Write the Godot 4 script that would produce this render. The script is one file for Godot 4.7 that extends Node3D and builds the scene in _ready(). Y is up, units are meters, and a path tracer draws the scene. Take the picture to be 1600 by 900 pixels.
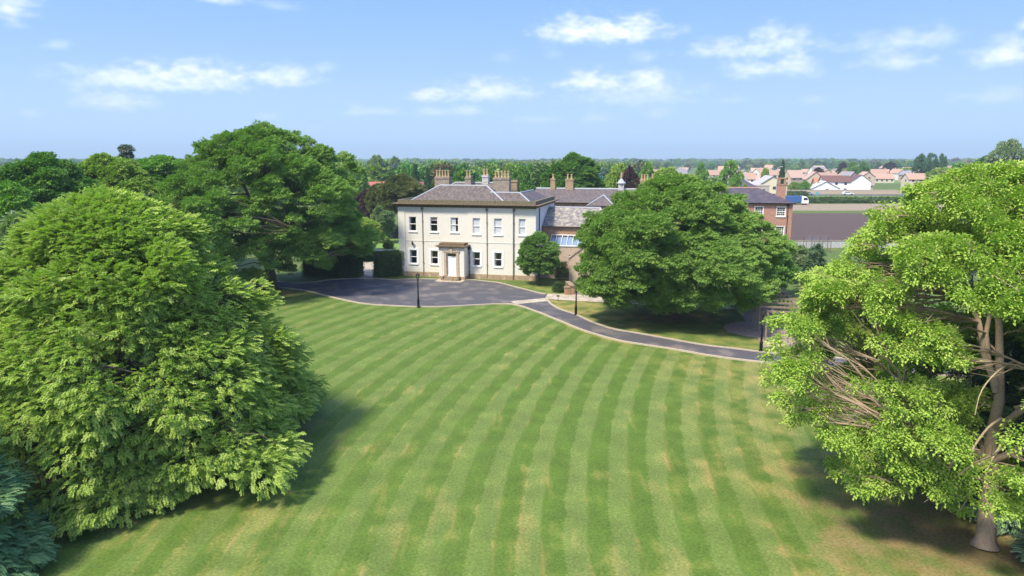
extends Node3D

# ------------------------------------------------------------------ geometry collector
class Geo:
	var v := PackedVector3Array()
	var n := PackedVector3Array()
	var t := PackedVector2Array()
	var c := PackedColorArray()
	var tint := Color(1, 1, 1)
	func tri(a: Vector3, b: Vector3, d: Vector3) -> void:      # counter-clockwise from outside
		var nn := (b - a).cross(d - a).normalized()
		v.append(a); v.append(d); v.append(b)
		for i in 3:
			n.append(nn); c.append(tint); t.append(Vector2.ZERO)
	func poly(p: Array) -> void:                               # flat convex polygon, counter-clockwise from outside, uv in metres
		var nn := Vector3.ZERO
		for i in range(1, p.size() - 1):
			nn += (p[i] - p[0]).cross(p[i + 1] - p[0])
		nn = nn.normalized()
		var ux := Vector3.RIGHT if absf(nn.y) > 0.995 else Vector3.UP.cross(nn).normalized()
		var vy := nn.cross(ux)
		for i in range(1, p.size() - 1):
			for q: Vector3 in [p[0], p[i + 1], p[i]]:
				v.append(q); n.append(nn); c.append(tint); t.append(Vector2(q.dot(ux), -q.dot(vy)))
	func box(a: Vector3, b: Vector3) -> void:
		obox(Transform3D(Basis(), (a + b) * 0.5), (b - a).abs())
	func obox(x: Transform3D, s: Vector3) -> void:
		var h := s * 0.5
		var k := []
		for i in 8:
			k.append(x * Vector3(h.x if i & 1 else -h.x, h.y if i & 2 else -h.y, h.z if i & 4 else -h.z))
		for f: Array in [[4, 5, 7, 6], [1, 0, 2, 3], [5, 1, 3, 7], [0, 4, 6, 2], [6, 7, 3, 2], [0, 1, 5, 4]]:
			poly([k[f[0]], k[f[1]], k[f[2]], k[f[3]]])
	func tube(p: Array, r: Array, sides := 6, cap := true) -> void:
		var rings := []
		var side := Vector3.ZERO
		var len := 0.0
		for i in p.size():
			var d: Vector3 = ((p[mini(i + 1, p.size() - 1)] as Vector3) - (p[maxi(i - 1, 0)] as Vector3)).normalized()
			if side == Vector3.ZERO:
				side = d.cross(Vector3.RIGHT if absf(d.x) < 0.8 else Vector3.FORWARD).normalized()
			else:
				side = (side - d * side.dot(d)).normalized()
			var up := d.cross(side)
			var ring := []
			for k in sides + 1:
				var a := TAU * k / sides
				ring.append(side * cos(a) + up * sin(a))
			if i > 0:
				len += (p[i] as Vector3).distance_to(p[i - 1])
			rings.append([ring, len])
		for i in p.size() - 1:
			for k in sides:
				var r0: float = r[i]
				var r1: float = r[i + 1]
				var a0: Vector3 = rings[i][0][k]
				var a1: Vector3 = rings[i][0][k + 1]
				var b0: Vector3 = rings[i + 1][0][k]
				var b1: Vector3 = rings[i + 1][0][k + 1]
				var q := [p[i] + a0 * r0, p[i] + a1 * r0, p[i + 1] + b1 * r1, p[i + 1] + b0 * r1]
				var m := [a0, a1, b1, b0]
				var w := [Vector2(k * r0 * TAU / sides, -rings[i][1]), Vector2((k + 1) * r0 * TAU / sides, -rings[i][1]), Vector2((k + 1) * r0 * TAU / sides, -rings[i + 1][1]), Vector2(k * r0 * TAU / sides, -rings[i + 1][1])]
				for j in [0, 2, 1, 0, 3, 2]:
					v.append(q[j]); n.append(m[j]); t.append(w[j]); c.append(tint)
		if cap:
			for e in [0, p.size() - 1]:
				var pts := []
				for k in sides:
					pts.append(p[e] + (rings[e][0][k if e > 0 else sides - 1 - k] as Vector3) * r[e])
				poly(pts)
	func lathe(prof: Array, at: Vector3, sides := 12) -> void:  # [radius, height] pairs, upwards
		var p := []
		var r := []
		for q: Array in prof:
			p.append(at + Vector3(0, q[1], 0)); r.append(maxf(q[0], 0.001))
		for i in p.size() - 1:
			for k in sides:
				var a := TAU * k / sides
				var b := TAU * (k + 1) / sides
				var da := Vector3(cos(a), 0, -sin(a))
				var db := Vector3(cos(b), 0, -sin(b))
				poly([p[i] + da * r[i], p[i] + db * r[i], p[i + 1] + db * r[i + 1], p[i + 1] + da * r[i + 1]])
	func leaf(p: Vector3, d: Vector3, up: Vector3, l: float, w: float, fold := 0.15) -> void:
		var s := d.cross(up).normalized()
		var u := s.cross(d)
		var a := p + d * l * 0.45 + s * w * 0.5 + u * w * fold
		var b := p + d * l * 0.45 - s * w * 0.5 + u * w * fold
		var e := p + d * l - u * l * 0.12
		tri(p, a, e); tri(p, e, b)
	func mesh() -> ArrayMesh:
		var arr := []
		arr.resize(Mesh.ARRAY_MAX)
		arr[Mesh.ARRAY_VERTEX] = v; arr[Mesh.ARRAY_NORMAL] = n; arr[Mesh.ARRAY_TEX_UV] = t; arr[Mesh.ARRAY_COLOR] = c
		var m := ArrayMesh.new()
		m.add_surface_from_arrays(Mesh.PRIMITIVE_TRIANGLES, arr)
		return m

# ------------------------------------------------------------------ naming and tagging
var used := {}
func numbered(called: String) -> String:
	var k: int = used.get(called, 0)
	used[called] = k + 1
	return called if k == 0 else "%s_%03d" % [called, k]
func tag(o: Node3D, label: String, category: String, group := "", kind := "") -> Node3D:
	o.set_meta("label", label); o.set_meta("category", category)
	if group: o.set_meta("group", group)
	if kind: o.set_meta("kind", kind)
	return o
func thing(called: String, label: String, category: String, at := Vector3.ZERO, turn := 0.0, group := "") -> Node3D:
	var o := Node3D.new()
	o.name = numbered(called); add_child(o)
	o.position = at; o.rotation.y = turn
	return tag(o, label, category, group)
func node(called: String, parent: Node3D, at := Vector3.ZERO) -> Node3D:
	var o := Node3D.new()
	o.name = called; parent.add_child(o, true); o.position = at
	return o
func part(called: String, g, m: Material, parent: Node3D) -> MeshInstance3D:
	var o := MeshInstance3D.new()
	o.name = called if parent != self else numbered(called)
	o.mesh = g.mesh() if g is Geo else g
	o.material_override = m
	parent.add_child(o, true)
	return o
func boxpart(called: String, a: Vector3, b: Vector3, m: Material, parent: Node3D) -> MeshInstance3D:
	var g := Geo.new()
	g.box(a, b)
	return part(called, g, m, parent)
func struct(called: String, g: Geo, m: Material, label: String) -> MeshInstance3D:
	var o := part(called, g, m, self)
	o.set_meta("kind", "structure"); o.set_meta("label", label)
	return o

# ------------------------------------------------------------------ textures and materials
func noise_bytes(w: int, h: int, freq: float, oct: int, sd: int, type := FastNoiseLite.TYPE_SIMPLEX_SMOOTH, sx := 1.0, sy := 1.0) -> PackedByteArray:
	var f := FastNoiseLite.new()
	f.noise_type = type; f.seed = sd; f.frequency = freq; f.fractal_octaves = oct
	var im := f.get_image(maxi(2, int(w / sx)), maxi(2, int(h / sy)), false, false, true)
	im.convert(Image.FORMAT_L8)
	if sx != 1.0 or sy != 1.0:
		im.resize(w, h, Image.INTERPOLATE_BILINEAR)
	return im.get_data()
func tex(w: int, h: int, d: PackedByteArray) -> ImageTexture:
	return ImageTexture.create_from_image(Image.create_from_data(w, h, false, Image.FORMAT_RGB8, d))
func seamless(size: int, freq: float, oct: int, sd: int, stretch := Vector2.ONE) -> PackedByteArray:
	var f := FastNoiseLite.new()
	f.noise_type = FastNoiseLite.TYPE_SIMPLEX_SMOOTH; f.seed = sd; f.frequency = freq; f.fractal_octaves = oct
	var im := f.get_seamless_image(int(size * stretch.x), int(size * stretch.y), false, false, 0.15, true)
	im.convert(Image.FORMAT_L8)
	if stretch != Vector2.ONE:
		im.resize(size, size, Image.INTERPOLATE_BILINEAR)
	return im.get_data()
func mix3(a: Color, b: Color, k: float) -> Color: return a.lerp(b, clampf(k, 0.0, 1.0))
# a tile of masonry or slate units: courses of rows, each unit with its own tone, thin joints, and stains on top
func unit_tex(size: int, cols: int, rows: int, tones: Array, joint: Color, jw: float, stain: Color, stain_amount: float, sd: int, stretch := Vector2.ONE) -> ImageTexture:
	var rng := RandomNumberGenerator.new()
	rng.seed = sd
	var pick := []
	for i in cols * rows:
		pick.append((tones[rng.randi() % tones.size()] as Color).lerp(tones[rng.randi() % tones.size()], rng.randf()))
	var fine := seamless(size, 0.09, 3, sd + 1)
	var coarse := seamless(size, 0.012, 4, sd + 2, stretch)
	var d := PackedByteArray()
	d.resize(size * size * 3)
	for y in size:
		var ry := float(y) / size * rows
		var row := int(ry)
		var fy := ry - row
		for x in size:
			var rx := float(x) / size * cols + (0.5 if row & 1 else 0.0)
			var col := int(rx) % cols
			var fx := rx - floorf(rx)
			var c: Color = pick[row * cols + col]
			if fy < jw or fx < jw * rows / cols * 0.6:
				c = c.lerp(joint, 0.75)
			var i := y * size + x
			c = c.lerp(stain, clampf((coarse[i] / 255.0 - 0.45) * 3.0, 0, 1) * stain_amount)
			var k := 0.86 + 0.28 * fine[i] / 255.0
			d[i * 3] = mini(255, int(c.r * k * 255)); d[i * 3 + 1] = mini(255, int(c.g * k * 255)); d[i * 3 + 2] = mini(255, int(c.b * k * 255))
	return tex(size, size, d)
# a plain material with grain and patches between three tones
func grain_tex(size: int, a: Color, b: Color, patch: Color, fine_f: float, coarse_f: float, amount: float, sd: int, stretch := Vector2.ONE) -> ImageTexture:
	var fine := seamless(size, fine_f, 3, sd)
	var coarse := seamless(size, coarse_f, 4, sd + 7, stretch)
	var d := PackedByteArray()
	d.resize(size * size * 3)
	for i in size * size:
		var c := a.lerp(b, fine[i] / 255.0).lerp(patch, clampf((coarse[i] / 255.0 - 0.5) * 3.0, 0, 1) * amount)
		d[i * 3] = int(c.r * 255); d[i * 3 + 1] = int(c.g * 255); d[i * 3 + 2] = int(c.b * 255)
	return tex(size, size, d)
func mat(c: Color, rough := 0.85, t: Texture2D = null, tile := 1.0, metal := 0.0) -> StandardMaterial3D:
	var m := StandardMaterial3D.new()
	m.albedo_color = c; m.roughness = rough; m.metallic = metal
	m.metallic_specular = 0.35
	if t:
		m.albedo_texture = t
		m.uv1_scale = Vector3(1.0 / tile, 1.0 / tile, 1)
	return m
func lin(r: float, g: float, b: float) -> Color: return Color(r, g, b).linear_to_srgb()
var M := {}
func make_materials() -> void:
	var W := Color(1, 1, 1)
	M.render = mat(Color(0.925, 0.925, 0.925), 0.9, grain_tex(512, Color(0.935, 0.912, 0.855), Color(0.955, 0.935, 0.885), Color(0.885, 0.86, 0.80), 0.1, 0.012, 0.4, 11, Vector2(6, 1)), 7.0)
	M.stone = mat(W, 0.9, grain_tex(256, Color(0.55, 0.48, 0.38), Color(0.64, 0.57, 0.47), Color(0.44, 0.39, 0.31), 0.12, 0.025, 0.8, 21), 2.6)
	M.cornice = mat(W, 0.95, grain_tex(256, Color(0.42, 0.36, 0.28), Color(0.52, 0.45, 0.36), Color(0.34, 0.30, 0.23), 0.12, 0.03, 0.8, 36), 2.2)
	M.mossy_stone = mat(W, 0.95, grain_tex(256, Color(0.42, 0.39, 0.31), Color(0.52, 0.48, 0.40), Color(0.36, 0.35, 0.24), 0.12, 0.03, 0.9, 31), 2.2)
	M.plinth = mat(W, 0.9, unit_tex(512, 8, 8, [Color(0.70, 0.60, 0.49), Color(0.64, 0.55, 0.46), Color(0.73, 0.64, 0.53)], Color(0.56, 0.49, 0.40), 0.06, Color(0.53, 0.47, 0.39), 0.5, 41), 3.2)
	M.slate = mat(Color(0.91, 0.875, 0.82), 0.7, unit_tex(512, 20, 32, [Color(0.41, 0.39, 0.41), Color(0.49, 0.46, 0.465), Color(0.45, 0.42, 0.43), Color(0.36, 0.345, 0.37)], Color(0.30, 0.30, 0.32), 0.12, Color(0.57, 0.54, 0.51), 0.5, 51, Vector2(2, 1)), 4.6)
	M.dark_slate = mat(Color(0.88, 0.86, 0.87), 0.65, unit_tex(512, 20, 32, [Color(0.34, 0.33, 0.38), Color(0.40, 0.38, 0.42), Color(0.36, 0.34, 0.39)], Color(0.25, 0.25, 0.28), 0.12, Color(0.47, 0.43, 0.41), 0.5, 61), 6.0)
	M.stone_slate = mat(Color(0.98, 0.97, 0.96), 0.9, unit_tex(512, 14, 18, [Color(0.50, 0.49, 0.48), Color(0.60, 0.58, 0.55), Color(0.44, 0.43, 0.43), Color(0.55, 0.52, 0.50)], Color(0.34, 0.33, 0.33), 0.14, Color(0.70, 0.67, 0.60), 0.8, 71), 5.0)
	M.brick = mat(W, 0.9, unit_tex(512, 16, 48, [Color(0.65, 0.44, 0.38), Color(0.72, 0.52, 0.45), Color(0.59, 0.40, 0.35), Color(0.69, 0.49, 0.42)], Color(0.70, 0.62, 0.55), 0.16, Color(0.63, 0.48, 0.41), 0.5, 81), 3.6)
	M.old_brick = mat(W, 0.9, unit_tex(512, 16, 48, [Color(0.66, 0.46, 0.34), Color(0.72, 0.55, 0.41), Color(0.57, 0.42, 0.34), Color(0.63, 0.49, 0.38)], Color(0.66, 0.60, 0.51), 0.16, Color(0.57, 0.49, 0.41), 0.6, 91), 3.6)
	M.buff_brick = mat(W, 0.9, unit_tex(512, 16, 48, [Color(0.66, 0.55, 0.42), Color(0.71, 0.60, 0.46), Color(0.60, 0.50, 0.39)], Color(0.62, 0.56, 0.48), 0.16, Color(0.55, 0.48, 0.40), 0.6, 101), 3.6)
	M.pink_render = mat(W, 0.92, grain_tex(256, Color(0.71, 0.63, 0.56), Color(0.77, 0.69, 0.62), Color(0.65, 0.57, 0.51), 0.08, 0.02, 0.6, 111), 3.0)
	M.asphalt = mat(Color(0.80, 0.795, 0.80), 0.85, grain_tex(1024, Color(0.37, 0.365, 0.38), Color(0.47, 0.465, 0.475), Color(0.60, 0.56, 0.53), 0.3, 0.009, 0.85, 121), 26.0)
	M.kerb = mat(W, 0.9, grain_tex(256, Color(0.66, 0.61, 0.53), Color(0.75, 0.70, 0.62), Color(0.55, 0.51, 0.42), 0.15, 0.03, 0.7, 131), 2.0)
	M.flags = mat(W, 0.9, unit_tex(512, 6, 8, [Color(0.70, 0.65, 0.57), Color(0.76, 0.71, 0.63), Color(0.65, 0.60, 0.54)], Color(0.52, 0.49, 0.41), 0.06, Color(0.60, 0.57, 0.47), 0.5, 141), 4.0)
	M.pavers = mat(W, 0.9, unit_tex(512, 16, 32, [Color(0.62, 0.53, 0.47), Color(0.69, 0.60, 0.53), Color(0.57, 0.49, 0.45)], Color(0.46, 0.42, 0.36), 0.12, Color(0.56, 0.51, 0.45), 0.5, 151), 3.4)
	M.white = mat(Color(0.93, 0.93, 0.92), 0.45)
	M.door = mat(Color(0.93, 0.94, 0.95), 0.35)
	M.iron = mat(Color(0.09, 0.095, 0.11), 0.45)
	M.pipe = mat(Color(0.45, 0.41, 0.37), 0.6)
	M.lead = mat(Color(0.66, 0.68, 0.71), 0.55)
	M.pot = mat(W, 0.85, grain_tex(128, Color(0.68, 0.58, 0.44), Color(0.76, 0.66, 0.51), Color(0.57, 0.48, 0.38), 0.15, 0.05, 0.8, 161), 1.0)
	M.chimney = mat(W, 0.95, unit_tex(256, 8, 24, [Color(0.58, 0.53, 0.47), Color(0.64, 0.58, 0.51), Color(0.54, 0.50, 0.45)], Color(0.64, 0.60, 0.54), 0.14, Color(0.48, 0.44, 0.40), 0.6, 171), 1.8)
	M.door_stone = mat(W, 0.9, grain_tex(128, Color(0.70, 0.63, 0.53), Color(0.77, 0.70, 0.60), Color(0.62, 0.55, 0.46), 0.1, 0.04, 0.7, 186), 2.0)
	M.pale_stone = mat(W, 0.9, grain_tex(128, Color(0.70, 0.69, 0.69), Color(0.78, 0.77, 0.76), Color(0.60, 0.59, 0.58), 0.1, 0.04, 0.7, 181), 2.0)
	M.blind = mat(Color(0.90, 0.91, 0.93), 0.8)
	M.roof_blind = mat(Color(0.50, 0.58, 0.68), 0.8)
	M.curtain = mat(Color(0.86, 0.84, 0.81), 0.9)
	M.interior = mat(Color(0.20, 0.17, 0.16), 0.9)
	M.timber = mat(W, 0.9, grain_tex(128, Color(0.50, 0.44, 0.38), Color(0.62, 0.55, 0.48), Color(0.42, 0.37, 0.32), 0.2, 0.05, 0.7, 191, Vector2(1, 4)), 1.5)
	M.bark = mat(W, 0.95, grain_tex(256, Color(0.34, 0.29, 0.24), Color(0.47, 0.41, 0.35), Color(0.30, 0.31, 0.23), 0.1, 0.03, 0.7, 201, Vector2(4, 1)), 1.6)
	M.pale_bark = mat(W, 0.95, grain_tex(256, Color(0.60, 0.52, 0.44), Color(0.72, 0.64, 0.55), Color(0.52, 0.44, 0.36), 0.1, 0.03, 0.7, 211, Vector2(4, 1)), 1.6)
	M.pale_twig = mat(W, 0.9, grain_tex(128, Color(0.62, 0.56, 0.46), Color(0.73, 0.66, 0.55), Color(0.55, 0.48, 0.36), 0.1, 0.05, 0.7, 221), 0.6)
	M.glass = StandardMaterial3D.new()
	M.glass.albedo_color = Color(0.12, 0.14, 0.16, 0.05); M.glass.transparency = BaseMaterial3D.TRANSPARENCY_ALPHA; M.glass.roughness = 0.04
	M.leaf = mat(W, 0.6)
	M.leaf.vertex_color_use_as_albedo = true
	M.leaf.backlight_enabled = true; M.leaf.backlight = Color(0.62, 0.78, 0.2)
	M.leaf.metallic_specular = 0.18
	M.needle = mat(W, 0.7)
	M.needle.vertex_color_use_as_albedo = true
	M.needle.backlight_enabled = true; M.needle.backlight = Color(0.25, 0.3, 0.15)
	M.paint = mat(W, 0.6)
	M.paint.vertex_color_use_as_albedo = true
	M.gloss = mat(W, 0.25)
	M.gloss.vertex_color_use_as_albedo = true

# ------------------------------------------------------------------ sky
func make_sky() -> ImageTexture:
	var sw := 256
	var sun_dir := SUN.normalized()
	var small := Image.create_empty(sw, sw, false, Image.FORMAT_RGBF)
	for y in sw:
		var el := PI * 0.5 - PI * (y + 0.5) / sw
		for x in sw:
			var az := TAU * (x + 0.5) / sw
			var dir := Vector3(sin(az) * cos(el), sin(el), -cos(az) * cos(el))
			var e := maxf(el, 0.0)
			var c := Color(SKY_TOP[0], SKY_TOP[1], SKY_TOP[2]).lerp(Color(SKY_LOW[0], SKY_LOW[1], SKY_LOW[2]), exp(-e * 7.5))
			c = c.lerp(Color(SKY_ZEN[0], SKY_ZEN[1], SKY_ZEN[2]), smoothstep(0.2, 1.3, e))
			var near := maxf(0.0, dir.dot(sun_dir))
			c = c.lerp(Color(1.0, 1.0, 1.0), 0.9 * pow(near, 3.2))
			if el < -0.02:
				c = Color(0.16, 0.2, 0.1)
			small.set_pixel(x, y, c)
	small.resize(2048, 2048, Image.INTERPOLATE_BILINEAR)
	var f := FastNoiseLite.new()
	f.noise_type = FastNoiseLite.TYPE_SIMPLEX_SMOOTH; f.seed = 5; f.frequency = 1.0; f.fractal_octaves = 5; f.fractal_gain = 0.55
	var list: Array = CLOUDS.duplicate()
	var rng := RandomNumberGenerator.new()
	rng.seed = 77
	for i in 130:                                       # the same fair-weather clouds all round
		var a := rng.randf_range(-180, 180)
		var e := 1.0 + pow(rng.randf(), 1.6) * 45.0
		if absf(a) < 46.0 and e < 14.5:
			continue
		var w := rng.randf_range(2.5, 9.0) * (1.0 + e * 0.03)
		list.append([a - w, a + w, e, e + w * rng.randf_range(0.2, 0.35), rng.randf_range(0.3, 0.95)])
	for q: Array in list:
		var x0 := int(floor((q[0] - (q[1] - q[0]) * 0.25) / 360.0 * 2048))
		var x1 := int(floor((q[1] + (q[1] - q[0]) * 0.25) / 360.0 * 2048))
		var eh: float = q[3] - q[2]
		var y0 := maxi(0, int((90.0 - q[3] - eh * 0.5) / 180.0 * 2048))
		var y1 := int((90.0 - q[2] + eh * 0.5) / 180.0 * 2048)
		for y in range(y0, y1 + 1):
			var el := 90.0 - 180.0 * (y + 0.5) / 2048
			if el < 0.05:
				continue
			var tt: float = (el - q[2]) / eh
			for x in range(x0, x1 + 1):
				var az := 360.0 * (x + 0.5) / 2048
				var s: float = (az - (q[0] + q[1]) * 0.5) / ((q[1] - q[0]) * 0.5)
				var big := f.get_noise_2d(az * 0.42, el * 0.9)
				var fine := f.get_noise_2d(az * 1.5 + 40.0, el * 2.4)
				var ty := (tt - 0.32) / (0.42 if tt < 0.32 else 0.72)
				var dd := 1.1 - sqrt(s * s + ty * ty) + big * 0.6 + fine * 0.34
				var a: float = smoothstep(-0.15, 1.45, dd) * q[4]
				if a <= 0.003:
					continue
				var xx := posmod(x, 2048)
				var base := small.get_pixel(xx, y)
				var body := Color(0.80, 0.87, 0.97).lerp(Color(1.0, 1.0, 1.0), clampf(tt * 1.1 + fine * 0.6 + 0.1, 0, 1))
				small.set_pixel(xx, y, base.lerp(body, a))
	return ImageTexture.create_from_image(small)

# ------------------------------------------------------------------ plants
func rv(rng: RandomNumberGenerator) -> Vector3:
	var z := rng.randf_range(-1, 1)
	var a := rng.randf() * TAU
	var s := sqrt(1 - z * z)
	return Vector3(s * cos(a), z, s * sin(a))
func spray_fan(sd: int, leaves: int, l: float, leaf_l: float, leaf_w: float, droop: float) -> ArrayMesh:   # a flat twig of alternate leaves
	var rng := RandomNumberGenerator.new()
	rng.seed = sd
	var g := Geo.new()
	for i in leaves:
		var s := (i + 0.5) / leaves
		var p := Vector3(rng.randf_range(-0.03, 0.03), -droop * s * s * l, s * l)
		var side := 1.0 if i & 1 else -1.0
		var d := Vector3(side * rng.randf_range(0.6, 1.1), rng.randf_range(-0.45, 0.15), rng.randf_range(0.5, 1.0)).normalized()
		var up := (Vector3.UP + rv(rng) * 0.45).normalized()
		var k := 1.0 - 0.45 * s
		g.tint = Color.WHITE * rng.randf_range(0.85, 1.12); g.tint.a = 1
		p += d * k * leaf_l * 0.35 * float(i % 3)
		g.leaf(p, d, up, leaf_l * rng.randf_range(0.8, 1.2), leaf_w * rng.randf_range(0.8, 1.2))
	return g.mesh()
func spray_tuft(sd: int, leaves: int, leaf_l: float, leaf_w: float) -> ArrayMesh:      # broad leaves round a shoot tip, like an umbrella
	var rng := RandomNumberGenerator.new()
	rng.seed = sd
	var g := Geo.new()
	for i in leaves:
		var a := i * 2.4 + rng.randf_range(-0.3, 0.3)
		var lift := rng.randf_range(-0.75, 0.3)
		var d := Vector3(cos(a), lift, sin(a)).normalized()
		var p := Vector3(cos(a), 0, sin(a)) * rng.randf_range(0.04, 0.26) + Vector3(0, rng.randf_range(-0.22, 0.12), 0)
		g.tint = Color.WHITE * rng.randf_range(0.85, 1.12); g.tint.a = 1
		g.leaf(p, d, (Vector3.UP + rv(rng) * 0.3).normalized(), leaf_l * rng.randf_range(0.75, 1.2), leaf_w * rng.randf_range(0.8, 1.2), 0.22)
	return g.mesh()
func spray_clump(sd: int, leaves: int, rad: float, leaf_l: float, leaf_w: float) -> ArrayMesh:
	var rng := RandomNumberGenerator.new()
	rng.seed = sd
	var g := Geo.new()
	for i in leaves:
		var d := (rv(rng) + Vector3(0, 0.25, 0.3)).normalized()
		g.tint = Color.WHITE * rng.randf_range(0.85, 1.12); g.tint.a = 1
		g.leaf(d * rad * rng.randf_range(0.3, 1.0) * Vector3(1, 0.55, 1), (d * Vector3(1, 0.3, 1) + rv(rng) * 0.5 + Vector3(0, -0.2, 0)).normalized(), (Vector3.UP + rv(rng) * 0.5).normalized(), leaf_l * rng.randf_range(0.8, 1.2), leaf_w * rng.randf_range(0.8, 1.2), 0.2)
	return g.mesh()
func spray_frond(sd: int, twigs: int, l: float, tl: float, tw: float) -> ArrayMesh:    # feathery conifer frond
	var rng := RandomNumberGenerator.new()
	rng.seed = sd
	var g := Geo.new()
	for i in twigs:
		var s := (i + 0.5) / twigs
		var side := 1.0 if i & 1 else -1.0
		var p := Vector3(0, -0.22 * s * s * l, s * l)
		var d := Vector3(side * rng.randf_range(0.7, 1.0), rng.randf_range(-0.35, 0.05), rng.randf_range(0.5, 0.9)).normalized()
		g.tint = Color.WHITE * rng.randf_range(0.8, 1.2); g.tint.a = 1
		var k := tl * (1.15 - 0.7 * s)
		g.leaf(p, d, Vector3.UP, k, tw, -0.2)
		g.leaf(p + d * k * 0.4, (d + Vector3(0, -0.15, 0.9)).normalized(), Vector3.UP, k * 0.6, tw * 0.9, -0.2)
		g.leaf(p + d * k * 0.3, (d + Vector3(side * 0.7, -0.2, -0.4)).normalized(), Vector3.UP, k * 0.5, tw * 0.9, -0.2)
	return g.mesh()
func prof(kind: String, t: float) -> float:
	match kind:
		"tent": return pow(maxf(0.0, 1.0 - t), 0.45) * (0.93 + 0.07 * smoothstep(0.0, 0.12, t))
		"dome":
			return sqrt(maxf(0.0, 1.0 - pow((t - 0.28) / 0.72, 2))) if t > 0.28 else sqrt(maxf(0.0, 1.0 - pow((0.28 - t) / 0.36, 2)))
		"high":
			return sqrt(maxf(0.0, 1.0 - pow((t - 0.45) / 0.55, 2))) if t > 0.45 else sqrt(maxf(0.0, 1.0 - pow((0.45 - t) / 0.52, 2)))
		"cone": return pow(1.0 - t, 0.85) * (0.9 + 0.1 * sin(t * 40.0)) + 0.02
		"column": return sqrt(maxf(0.0, 1.0 - pow(absf(t * 2.0 - 1.0), 3.0)))
	return sqrt(maxf(0.0, 1.0 - pow(t * 2.0 - 1.0, 2)))
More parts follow.
